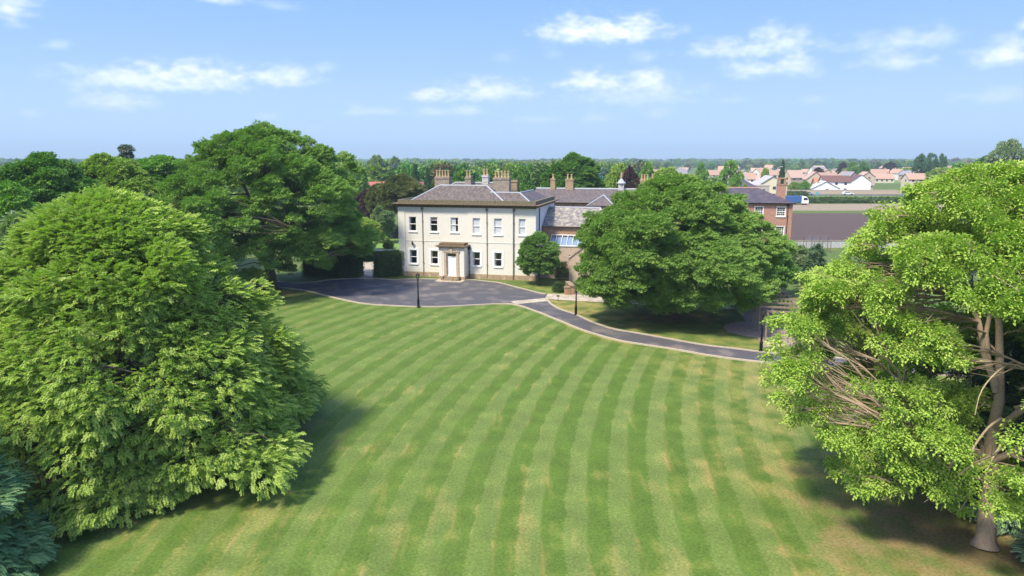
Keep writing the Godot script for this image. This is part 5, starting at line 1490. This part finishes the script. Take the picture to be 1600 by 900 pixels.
const CLOUDS := [
	[1.53,8.10,9.09,11.24,1.00], [6.60,12.54,9.00,11.04,1.00], [4.08,10.60,8.96,10.27,0.80], [-32.98,-22.96,4.79,6.70,0.90], [-28.39,-18.90,5.06,7.13,1.00], [-20.72,-15.12,5.54,7.13,0.90],
	[-16.05,-13.64,6.68,7.43,0.30], [-32.40,-26.08,3.52,4.79,0.75], [-33.47,-31.65,7.30,7.95,0.40], [-8.50,-5.17,4.50,5.69,0.90], [-6.19,2.33,4.63,6.42,0.85], [-13.79,-11.31,3.35,4.18,0.60],
	[-11.81,-8.78,3.48,4.32,0.50], [-8.02,-5.20,3.41,4.21,0.50], [-5.71,-2.34,3.52,4.43,0.65], [3.20,9.47,5.40,6.96,1.00], [8.21,13.19,5.44,7.17,0.90], [4.14,15.67,4.22,6.18,0.50],
	[13.09,19.69,7.65,9.03,0.60], [17.35,23.62,7.65,9.80,0.75], [16.29,20.69,6.09,7.48,0.80], [20.22,23.68,6.05,7.68,0.85], [24.89,32.71,7.49,9.09,0.50], [25.43,31.01,6.26,7.55,0.60],
	[32.44,36.94,6.08,7.84,0.95], [31.99,37.25,3.73,4.72,0.55], [34.90,36.74,8.23,9.00,0.70], [0.00,3.65,2.97,3.53,0.40], [5.20,8.29,3.01,3.71,0.45], [10.31,13.31,3.26,3.95,0.30],
	[16.18,18.54,4.23,4.81,0.25], [21.75,24.39,4.08,4.64,0.30], [22.34,24.54,2.12,2.68,0.30], [9.35,10.87,1.88,2.33,0.25], [-36.59,-33.19,9.05,10.82,1.00], [-35.41,-33.69,8.40,9.02,0.30],
	[-20.01,-18.14,3.05,3.62,0.50], [-16.29,-15.08,2.28,2.67,0.25], [-23.82,-19.90,11.08,11.85,0.70], [-19.49,-16.27,10.92,11.63,0.35], [2.56,4.10,7.87,8.82,0.15], [-1.54,0.51,7.59,8.55,0.20],
	[9.16,11.65,7.56,8.41,0.25], [13.03,14.23,9.52,10.25,0.30], [-35.01,-33.58,2.83,3.42,0.35]]
const BACK_TREES := [
	[-41.9,-62.0,14.7,5.3,0,"dense dark green tree at the picture's left edge, behind the pale dome-shaped tree"],
	[-39.6,-54.0,12.5,2.8,1,"mid green tree cut by the left picture edge"],
	[-43.2,-74.0,14.8,5.1,2,"olive green tree between dark green tree and bluish conifer"],
	[-43.5,-86.0,14.6,5.5,1,"dull green tree standing beside the great oak's far side"],
	[-30.2,-42.0,11.0,2.7,5,"grey-green shrubby tree at left edge below dark tree"],
	[-34.3,-64.0,11.9,1.4,3,"bluish conifer rising behind the pale dome-shaped tree"],
	[-55.4,-100.0,16.5,2.9,7,"spiky conifer whose bare tips stand against the sky"],
	[-43.1,-92.0,13.3,3.4,6,"brownish pine next to the great oak, toward the spiky conifer"],
	[-164.0,-230.0,13.8,3.2,0,"small round tree by the pale field at left edge"],
	[-22.5,-119.0,6.4,2.0,5,"grey-green willowy tree on the garden lawn beyond hedge"],
	[-23.8,-106.0,5.3,3.3,2,"yellow-green garden tree just behind the yew hedge"],
	[-20.6,-128.0,11.3,4.4,6,"tall brown-green pine beside the cream house's hedge end"],
	[-25.3,-134.0,9.6,3.1,6,"tall brown-green pine further from the cream house"],
	[-28.0,-200.0,13.1,2.4,3,"dark pointed conifer behind red roofs, taller one"],
	[-23.2,-190.0,12.2,2.1,3,"dark pointed conifer nearest the four-pot chimney stack"],
	[-30.6,-196.0,12.1,2.5,0,"dark round tree between two red roofed houses"],
	[-52.7,-270.0,15.6,5.2,5,"pale feathery poplar, wider of the two beyond oak"],
	[-44.1,-262.0,15.1,2.4,5,"slim pale poplar beyond the red roofed houses"],
	[-40.5,-180.0,12.9,3.3,0,"dark green tree showing past the oak's outer edge"],
	[-31.8,-150.0,7.4,3.5,4,"dark brownish shrubby tree behind the oak's outer edge"],
	[-10.8,-150.0,11.5,4.3,0,"dark green tree behind the single-flue chimney"],
	[-14.3,-140.0,10.5,3.2,6,"brownish tree behind the four-pot chimney stack"],
	[-5.0,-156.0,11.7,4.6,0,"dark green tree behind the five-pot chimney stack"],
	[2.1,-150.0,12.4,3.2,0,"dark green tree left of the big dome tree behind house"],
	[-0.5,-280.0,13.1,3.1,2,"yellow-green tree above the five-pot chimney stack"],
	[6.2,-240.0,12.7,3.1,1,"light green round tree between chimneys and big dome tree"],
	[11.4,-128.0,15.2,6.9,0,"big dome-shaped dark tree behind the long slate roof"],
	[26.3,-170.0,13.3,3.3,2,"yellow-green tree beside the big dome tree"],
	[27.2,-160.0,12.2,2.8,4,"brown-purple tree behind the paired chimney stacks"],
	[41.1,-210.0,13.1,2.9,1,"mid green tree past the paired chimney stacks"],
	[61.4,-330.0,14.1,4.0,3,"dark fir far behind the paired chimney stacks"],
	[40.7,-180.0,12.3,5.0,2,"yellow-green tree crown peeping above the round park tree"],
	[62.8,-230.0,12.7,3.2,1,"bright green round tree, smaller of two above park tree"],
	[70.0,-222.0,13.4,3.9,1,"bright green round tree beside the slate roofed villa"],
	[49.1,-170.0,9.9,3.1,5,"pale blossoming tree above the round park tree"],
	[49.2,-190.0,10.4,3.5,2,"yellow-green shrubby tree between bright green round trees"],
	[49.7,-165.0,9.1,2.0,0,"dark bush beside the slate roofed villa"],
	[69.2,-205.0,6.9,1.3,1,"small clipped bush before the slate roofed villa"],
	[93.7,-240.0,14.2,1.9,3,"dark conical evergreen right above the brick chimney"],
	[113.6,-310.0,10.7,2.1,2,"golden green round tree in the village"],
	[190.2,-430.0,8.9,4.8,4,"purple-leaved beech, front one among the village roofs"],
	[327.4,-600.0,11.7,6.1,4,"purple-leaved beech, back one among the village roofs"],
	[248.3,-520.0,11.6,4.3,4,"dark purple tree beside the wide village tree clump"],
	[230.5,-470.0,12.3,5.2,1,"wide green tree amid the far village roofs"],
	[232.8,-460.0,12.3,4.2,0,"dark green tree amid the far village roofs"],
	[127.3,-300.0,5.1,3.3,1,"green bush by the roadside gardens, left one"],
	[132.8,-298.0,4.6,2.1,1,"green bush by the white gabled barn"],
	[124.9,-305.0,4.7,2.5,2,"yellow-green bush behind the brick chimney"],
	[223.7,-380.0,16.8,3.5,8,"blue-green tall tree, first of the row on horizon"],
	[231.7,-384.0,17.2,3.9,8,"blue-green tall tree, middle of the row on horizon"],
	[239.9,-388.0,16.9,3.2,8,"blue-green tall tree, last of the row on horizon"],
	[185.9,-260.0,21.0,6.9,5,"large pale green tree above the big yellow-green tree"],
	[294.7,-520.0,8.3,8.2,2,"broad yellow-green tree beyond the village roofs"],
	[205.6,-330.0,10.5,7.0,2,"long yellow-green tree group behind yellow-green crown"],
	[205.7,-300.0,15.2,8.3,0,"dark tree below the large pale green tree"],
	[219.5,-340.0,12.2,6.3,1,"mid green tree between horizon row and large pale tree"],
	[27.7,-72.0,5.9,2.2,0,"dark evergreen behind the timber pergola"],
	[34.1,-80.0,4.1,2.0,5,"grey-green shrub near the brick wing's corner"],
	[33.3,-74.0,5.3,1.6,3,"drooping dark conifer between brick wing and yellow-green tree"],
	[23.7,-66.0,5.8,1.9,1,"smaller leafy tree shading the timber pergola"]]
const VILLAGE := [
	["pinkish brick bungalow with brown roof, front row of village",161.6,-322.8,0.01,10.1,8.6,2.7,2.7,0,2,0],
	["white rendered two-storey house with brick-red roof, second row of village",115.7,-347.3,-0.32,12.3,7.7,4.9,2.8,3,1,1],
	["buff brick two-storey house with pale terracotta roof, second row of village",150.8,-345.9,1.37,9.8,8.4,4.9,3.4,1,4,1],
	["red brick two-storey house with grey roof, second row of village",165.5,-340.2,1.70,8.7,7.1,4.9,3.6,4,3,1],
	["cream two-storey house with orange tiled roof, second row of village",201.8,-343.9,-0.06,11.9,7.6,4.9,2.6,2,0,0],
	["pinkish brick bungalow with brown roof, second row of village",219.4,-346.5,-0.15,12.7,7.6,2.7,2.5,0,2,0],
	["buff brick bungalow with pale terracotta roof, third row of village",138.8,-390.0,1.71,12.4,8.4,2.7,2.8,1,4,1],
	["pinkish brick two-storey house with pale terracotta roof, third row of village",154.1,-378.9,0.30,8.7,7.3,4.9,3.6,0,4,0],
	["red brick two-storey house with brick-red roof, third row of village",170.7,-377.1,0.09,11.2,8.9,4.9,2.4,4,1,1],
	["pinkish brick two-storey house with brick-red roof, third row of village",184.4,-381.3,1.63,9.4,7.4,4.9,2.9,0,1,1],
	["buff brick two-storey house with pale terracotta roof, third row of village",199.7,-391.0,1.45,8.7,7.5,4.9,2.6,1,4,0],
	["red brick two-storey house with pale terracotta roof, third row of village",234.4,-393.8,1.76,11.4,8.7,4.9,3.3,4,4,1],
	["white rendered two-storey house with brick-red roof, fourth row of village",126.7,-437.2,-0.07,11.5,8.6,4.9,2.8,3,1,0],
	["white rendered two-storey house with orange tiled roof, fourth row of village",146.2,-437.6,1.40,12.9,8.9,4.9,2.6,3,0,0],
	["pinkish brick two-storey house with brick-red roof, fourth row of village",162.5,-436.7,-0.45,11.1,8.5,4.9,2.7,0,1,0],
	["cream bungalow with pale terracotta roof, fourth row of village",176.8,-423.1,1.72,11.0,8.8,2.7,2.6,2,4,0],
	["cream bungalow with orange tiled roof, fourth row of village",232.5,-434.9,-0.05,12.0,8.0,2.7,2.8,2,0,1],
	["pinkish brick two-storey house with grey roof, fourth row of village",250.8,-435.2,1.53,11.9,8.7,4.9,2.5,0,3,1],
	["buff brick two-storey house with grey roof, fourth row of village",268.4,-435.0,0.05,12.7,8.3,4.9,2.9,1,3,0],
	["cream bungalow with orange tiled roof, fifth row of village",139.1,-489.9,1.47,12.9,7.0,2.7,2.4,2,0,1],
	["pinkish brick bungalow with orange tiled roof, fifth row of village",158.9,-489.7,0.01,10.4,7.6,2.7,3.3,0,0,0],
	["white rendered two-storey house with orange tiled roof, fifth row of village",177.3,-489.4,0.42,12.4,8.6,4.9,3.1,3,0,1],
	["cream bungalow with brick-red roof, fifth row of village",198.0,-487.1,1.40,9.1,8.6,2.7,2.7,2,1,1],
	["cream two-storey house with orange tiled roof, fifth row of village",216.7,-482.7,1.63,12.6,7.7,4.9,2.8,2,0,0],
	["pinkish brick two-storey house with orange tiled roof, fifth row of village",236.9,-482.6,1.69,12.8,7.3,4.9,3.6,0,0,1],
	["red brick two-storey house with brick-red roof, fifth row of village",256.7,-485.0,-0.58,12.7,7.8,4.9,2.7,4,1,1],
	["white rendered two-storey house with orange tiled roof, fifth row of village, set further right",274.3,-492.3,1.73,10.3,7.8,4.9,2.7,3,0,1],
	["cream two-storey house with brown roof, fifth row of village",297.6,-491.1,1.53,10.2,7.1,4.9,2.5,2,2,0],
	["buff brick bungalow with orange tiled roof, fifth row of village",319.7,-492.5,1.73,12.0,7.3,2.7,2.5,1,0,1],
	["cream bungalow with orange tiled roof, sixth row of village",154.5,-560.8,0.40,10.9,7.3,2.7,2.6,2,0,1],
	["pinkish brick bungalow with grey roof, sixth row of village",173.1,-556.2,-0.42,11.8,8.3,2.7,3.5,0,3,0],
	["cream two-storey house with pale terracotta roof, sixth row of village",198.0,-560.0,-0.11,9.8,8.0,4.9,2.6,2,4,1],
	["buff brick bungalow with orange tiled roof, sixth row of village",218.9,-554.1,-0.03,8.6,8.8,2.7,2.8,1,0,1],
	["white rendered two-storey house with grey roof, sixth row of village",245.1,-555.2,0.30,12.6,8.1,4.9,3.6,3,3,0],
	["pinkish brick two-storey house with brick-red roof, sixth row of village",271.1,-552.9,0.66,10.1,8.9,4.9,3.1,0,1,1],
	["pinkish brick bungalow with orange tiled roof, sixth row of village",297.3,-556.5,1.62,10.0,8.7,2.7,3.5,0,0,0],
	["pinkish brick two-storey house with brick-red roof, sixth row of village, set further right",320.4,-557.4,-0.13,8.7,8.0,4.9,3.3,0,1,0],
	["pinkish brick two-storey house with brick-red roof, sixth row of village, third of its kind",341.6,-553.5,1.42,12.9,8.7,4.9,3.4,0,1,0],
	["white rendered two-storey house with orange tiled roof, seventh row of village",199.2,-647.5,-0.40,12.2,7.6,4.9,3.2,3,0,1],
	["red brick bungalow with pale terracotta roof, seventh row of village",252.5,-651.1,1.69,11.7,7.9,2.7,2.7,4,4,0],
	["pinkish brick bungalow with orange tiled roof, seventh row of village",276.5,-648.3,-0.33,10.3,8.5,2.7,2.7,0,0,1],
	["buff brick bungalow with brown roof, seventh row of village",304.4,-652.5,0.60,8.9,9.0,2.7,3.1,1,2,0],
	["pinkish brick bungalow with orange tiled roof, seventh row of village, set further right",335.3,-643.1,1.37,11.1,7.4,2.7,2.7,0,0,0],
	["pinkish brick bungalow with orange tiled roof, seventh row of village, third of its kind",359.9,-651.5,0.16,8.8,8.7,2.7,3.5,0,0,0],
	["buff brick bungalow with orange tiled roof, seventh row of village",383.8,-652.4,-0.31,11.2,7.7,2.7,2.6,1,0,0],
	["pinkish brick two-storey house with brick-red roof, seventh row of village",415.5,-658.6,0.07,9.7,8.8,4.9,3.4,0,1,0],
	["cream bungalow with brick-red roof, seventh row of village",440.9,-649.9,1.51,11.8,8.7,2.7,2.6,2,1,1],
	["cream bungalow with orange tiled roof, last row of village",195.6,-787.9,-0.56,10.1,8.4,2.7,2.6,2,0,0],
	["buff brick two-storey house with orange tiled roof, last row of village",252.1,-784.2,0.50,8.7,7.6,4.9,3.4,1,0,0],
	["buff brick two-storey house with orange tiled roof, last row of village, set further right",286.0,-771.1,-0.65,8.6,8.6,4.9,3.3,1,0,1],
	["pinkish brick two-storey house with pale terracotta roof, last row of village",346.2,-783.2,-0.13,11.3,8.2,4.9,2.4,0,4,1],
	["buff brick two-storey house with grey roof, last row of village",382.6,-771.8,0.04,9.6,8.5,4.9,3.2,1,3,0],
	["buff brick two-storey house with pale terracotta roof, last row of village",419.5,-781.3,1.47,10.0,8.1,4.9,2.6,1,4,1],
	["cream bungalow with orange tiled roof, last row of village, set further right",446.6,-781.7,-0.14,11.7,8.2,2.7,3.0,2,0,0],
	["red brick two-storey house with brown roof, last row of village",472.7,-773.7,-0.09,8.8,8.0,4.9,2.7,4,2,1],
	["orange roofed brick house above the four-pot chimneys",-58.0,-560.0,0.30,12.0,8.0,4.9,3.2,0,0,1],
	["orange roofed buff house above the four-pot chimneys",-44.0,-575.0,0.30,12.0,8.0,4.9,3.2,1,0,1],
	["cream house beyond the five-pot chimney stack",10.0,-520.0,0.30,12.0,8.0,4.9,3.2,2,4,1],
	["pink brick house beyond the five-pot chimney stack",22.0,-540.0,0.30,12.0,8.0,4.9,3.2,0,0,1],
	["white house far off at the left edge",-330.0,-600.0,0.30,12.0,8.0,4.9,3.2,3,3,1],
	["white house far beyond the big dome tree",38.0,-480.0,0.30,12.0,8.0,4.9,3.2,3,3,1],
	["orange roofed house left of the bright green round trees",75.0,-500.0,0.30,12.0,8.0,4.9,3.2,0,0,1],
	["brick-red gabled house between bright green round trees",92.0,-440.0,0.30,12.0,8.0,4.9,3.2,0,1,1],
	["grey roofed white house between bright green round trees",112.0,-470.0,0.30,12.0,8.0,4.9,3.2,3,3,1],
	["pale house far behind the single-flue chimney",-20.0,-640.0,0.30,12.0,8.0,4.9,3.2,2,0,1]]

func _ready() -> void:
	# camera, sky, sun, exposure
	var cam := Camera3D.new()
	cam.name = "camera"
	add_child(cam)
	cam.fov = 45.7345; cam.near = 0.1; cam.far = 60000.0
	cam.position = Vector3(0, 14.4, 0)
	cam.rotation_degrees = Vector3(-10.668, 0, 0)
	cam.current = true
	var env := Environment.new()
	env.background_mode = Environment.BG_SKY
	var sky := Sky.new()
	var pm := PanoramaSkyMaterial.new()
	pm.panorama = make_sky()
	pm.energy_multiplier = 0.64
	sky.sky_material = pm
	env.sky = sky
	env.tonemap_mode = Environment.TONE_MAPPER_LINEAR
	env.tonemap_exposure = 2.35
	env.sdfgi_enabled = true; env.ssao_enabled = true; env.ssil_enabled = true
	env.fog_enabled = true
	env.fog_density = 0.00025
	env.fog_light_color = Color(0.84, 0.945, 1.0)
	var we := WorldEnvironment.new()
	we.name = "world"
	we.environment = env
	add_child(we)
	var sun := DirectionalLight3D.new()
	sun.name = "sun"
	add_child(sun)
	sun.look_at_from_position(SUN * 100.0, Vector3.ZERO)
	sun.light_energy = 0.9; sun.light_color = Color(1.0, 0.965, 0.90); sun.light_angular_distance = 9.0
	sun.shadow_enabled = true
	make_materials()
	make_ground()
	main_house()
	other_buildings()
	# foliage sprays
	var fan := spray_fan(1, 30, 0.6, 0.125, 0.09, 0.25)
	var tuft := spray_tuft(2, 30, 0.14, 0.11)
	var clump := spray_clump(3, 30, 0.65, 0.26, 0.17)
	var fine_clump := spray_clump(4, 22, 0.55, 0.30, 0.13)
	var frond := spray_frond(5, 34, 0.9, 0.30, 0.04)
	# near trees
	make_tree("dome_tree", "pale green dome-shaped tree with foliage to the ground, nearest the lawn's shaded side", Vector3(-19.0, 0, -31.9),
		{"sd": 101, "base": 0.35, "top": 12.7, "r": 9.3, "kind": "tent", "lumps": 900, "lump": 0.92, "flat": 0.7, "per": 88.0, "droop": 0.26, "level": 1.15, "size": [0.42, 0.78], "cols": [Color(.39, .51, .10), Color(.50, .62, .15), Color(.60, .67, .23)], "trunk": 0.45, "limbs": 0.5, "twigs": 2, "fork": 1.5, "uneven": 0.27, "shell": 0.85}, fan, M.bark, M.leaf)
	var maple := make_tree("maple_tree", "yellow-green leafy tree with pale trunk and bare twigs, at the lawn's dry side", Vector3(17.9, 0, -23.6),
		{"sd": 102, "base": 1.7, "top": 14.2, "r": 7.8, "rz": 6.8, "kind": "dome", "boughs": 60, "bough": 1.5, "lumps": 1000, "lump": 0.62, "flat": 0.65, "per": 50.0, "thin_below": 0.42, "droop": 0.12, "level": 1.3, "size": [0.6, 1.0], "cols": [Color(.34, .49, .08), Color(.45, .59, .12), Color(.56, .64, .18)], "trunk": 0.34, "limbs": 0.5, "mains": 12, "twigs": 6, "limb_r": 0.008, "fork": 3.2, "uneven": 0.34, "lean": Vector3(0.95, 0, -2.6), "shift": Vector3(-0.2, 0, -0.6), "open": [1.15, 9.0, 0.76]}, tuft, M.pale_bark, M.leaf)
	for q: Array in [[[0.2, 5.6, 0.2], [1.0, 5.9, 0.6], [1.6, 5.2, 0.9], [1.5, 4.2, 1.2], [1.2, 3.3, 1.3], [1.5, 2.5, 1.4]], [[1.2, 3.3, 1.3], [1.9, 2.9, 1.5], [1.7, 2.4, 1.6], [2.1, 2.2, 1.5]], [[1.2, 3.3, 1.3], [0.7, 2.5, 1.4], [0.9, 1.9, 1.5]], [[0.3, 6.3, 0.2], [1.5, 6.6, 0.5], [2.8, 6.0, 0.6], [3.9, 5.2, 0.8]], [[1.6, 5.2, 0.9], [2.3, 4.6, 1.0], [2.2, 3.7, 1.2]], [[-0.2, 5.2, 0.2], [-1.2, 4.9, 0.8], [-1.9, 4.0, 1.2], [-1.7, 3.1, 1.3], [-2.3, 2.3, 1.6]], [[-0.1, 4.3, 0.3], [-1.0, 3.4, 0.9], [-1.1, 2.2, 1.3], [-0.6, 1.4, 1.5]], [[0.1, 7.2, 0.3], [-0.9, 7.6, 1.2], [-2.2, 7.0, 1.9], [-2.6, 6.1, 2.2]]]:
		var pts := []
		var rad := []
		for i in q.size():
			pts.append(Vector3(q[i][0], q[i][1], q[i][2])); rad.append(lerpf(0.055, 0.014, float(i) / (q.size() - 1)))
		var curve := Curve3D.new()
		for i in pts.size():
			var tg: Vector3 = (pts[mini(i + 1, pts.size() - 1)] - pts[maxi(i - 1, 0)]) * 0.22
			curve.add_point(pts[i], -tg, tg)
		var cp := []
		var cr := []
		var total := curve.get_baked_length()
		for i in 15:
			cp.append(curve.sample_baked(total * i / 14.0)); cr.append(lerpf(0.055, 0.014, i / 14.0))
		var tw := Geo.new()
		tw.tube(cp, cr, 5)
		part("bare_branch", tw, M.pale_twig, maple)
	make_tree("park_tree", "round dark green park tree with low skirt between drive and brick wing", Vector3(15.0, 0, -62.0),
		{"sd": 103, "base": 1.8, "top": 12.9, "r": 9.1, "kind": "dome", "boughs": 50, "bough": 1.7, "bough_share": 1, "lumps": 900, "lump": 0.9, "flat": 0.58, "per": 56.0, "droop": 0.2, "level": 1.0, "size": [0.36, 0.64], "cols": [Color(.21, .34, .075), Color(.28, .43, .10), Color(.37, .50, .13)], "trunk": 0.42, "limbs": 0.25, "fork": 2.0, "uneven": 0.36}, clump, M.bark, M.leaf)
	make_tree("great_oak", "great spreading oak with billowing crown against the sky", Vector3(-27.0, 0, -75.5),
		{"sd": 104, "base": 1.5, "top": 18.0, "r": 10.4, "kind": "high", "boughs": 44, "bough": 2.6, "bough_share": 3, "lumps": 620, "lump": 1.02, "flat": 0.7, "per": 50.0, "droop": 0.1, "level": 1.1, "size": [0.38, 0.68], "cols": [Color(.21, .34, .07), Color(.28, .43, .095), Color(.37, .50, .13)], "trunk": 0.62, "limbs": 0.3, "mains": 11, "fork": 2.4, "uneven": 0.5}, clump, M.bark, M.leaf)
	make_tree("ball_tree", "small clipped ball-headed tree at the cream house's corner", Vector3(3.1, 0, -78.5),
		{"sd": 105, "base": 1.4, "top": 5.9, "r": 2.35, "kind": "high", "lumps": 70, "lump": 0.6, "flat": 0.8, "per": 120.0, "droop": 0.1, "size": [0.35, 0.55], "cols": [Color(.17, .30, .075), Color(.235, .385, .10), Color(.32, .46, .13)], "trunk": 0.13, "limbs": 0.7, "fork": 1.5, "uneven": 0.16}, clump, M.bark, M.leaf)
	make_tree("fir_tree", "blue-green conifer cut by the lower left picture corner", Vector3(-20.6, 0, -21.6),
		{"sd": 106, "base": 0.3, "top": 8.2, "r": 4.6, "kind": "cone", "lumps": 100, "lump": 0.95, "flat": 0.35, "per": 190.0, "droop": 0.3, "level": 1.2, "size": [0.22, 0.45], "cols": [Color(.16, .32, .12), Color(.23, .40, .16), Color(.32, .48, .21)], "trunk": 0.25, "limbs": 0.7, "fork": 0.5, "uneven": 0.25}, frond, M.bark, M.needle)
	make_tree("fir_tree", "blue-green conifer behind the pale trunk at the right edge", Vector3(23.0, 0, -28.0),
		{"sd": 107, "base": 0.3, "top": 11.0, "r": 5.4, "kind": "cone", "lumps": 130, "lump": 1.0, "flat": 0.35, "per": 120.0, "droop": 0.3, "level": 1.4, "size": [0.3, 0.6], "cols": [Color(.15, .27, .15), Color(.21, .35, .19), Color(.31, .45, .24)], "trunk": 0.25, "limbs": 0.7, "fork": 0.5, "uneven": 0.25}, frond, M.bark, M.needle)
	make_tree("fir_tree", "pale-tipped conifer low at the right edge, nearest the camera", Vector3(20.4, 0, -21.8),
		{"sd": 108, "base": 0.3, "top": 5.0, "r": 2.5, "kind": "cone", "lumps": 40, "lump": 0.7, "flat": 0.35, "per": 130.0, "droop": 0.25, "level": 1.4, "size": [0.3, 0.55], "cols": [Color(.22, .34, .20), Color(.30, .42, .26), Color(.38, .48, .30)], "trunk": 0.15, "limbs": 0.7, "fork": 0.4, "uneven": 0.25}, frond, M.bark, M.needle)
	garden_things(clump, fine_clump)
	make_background_trees(clump, frond)
	make_village()
	far_woods()
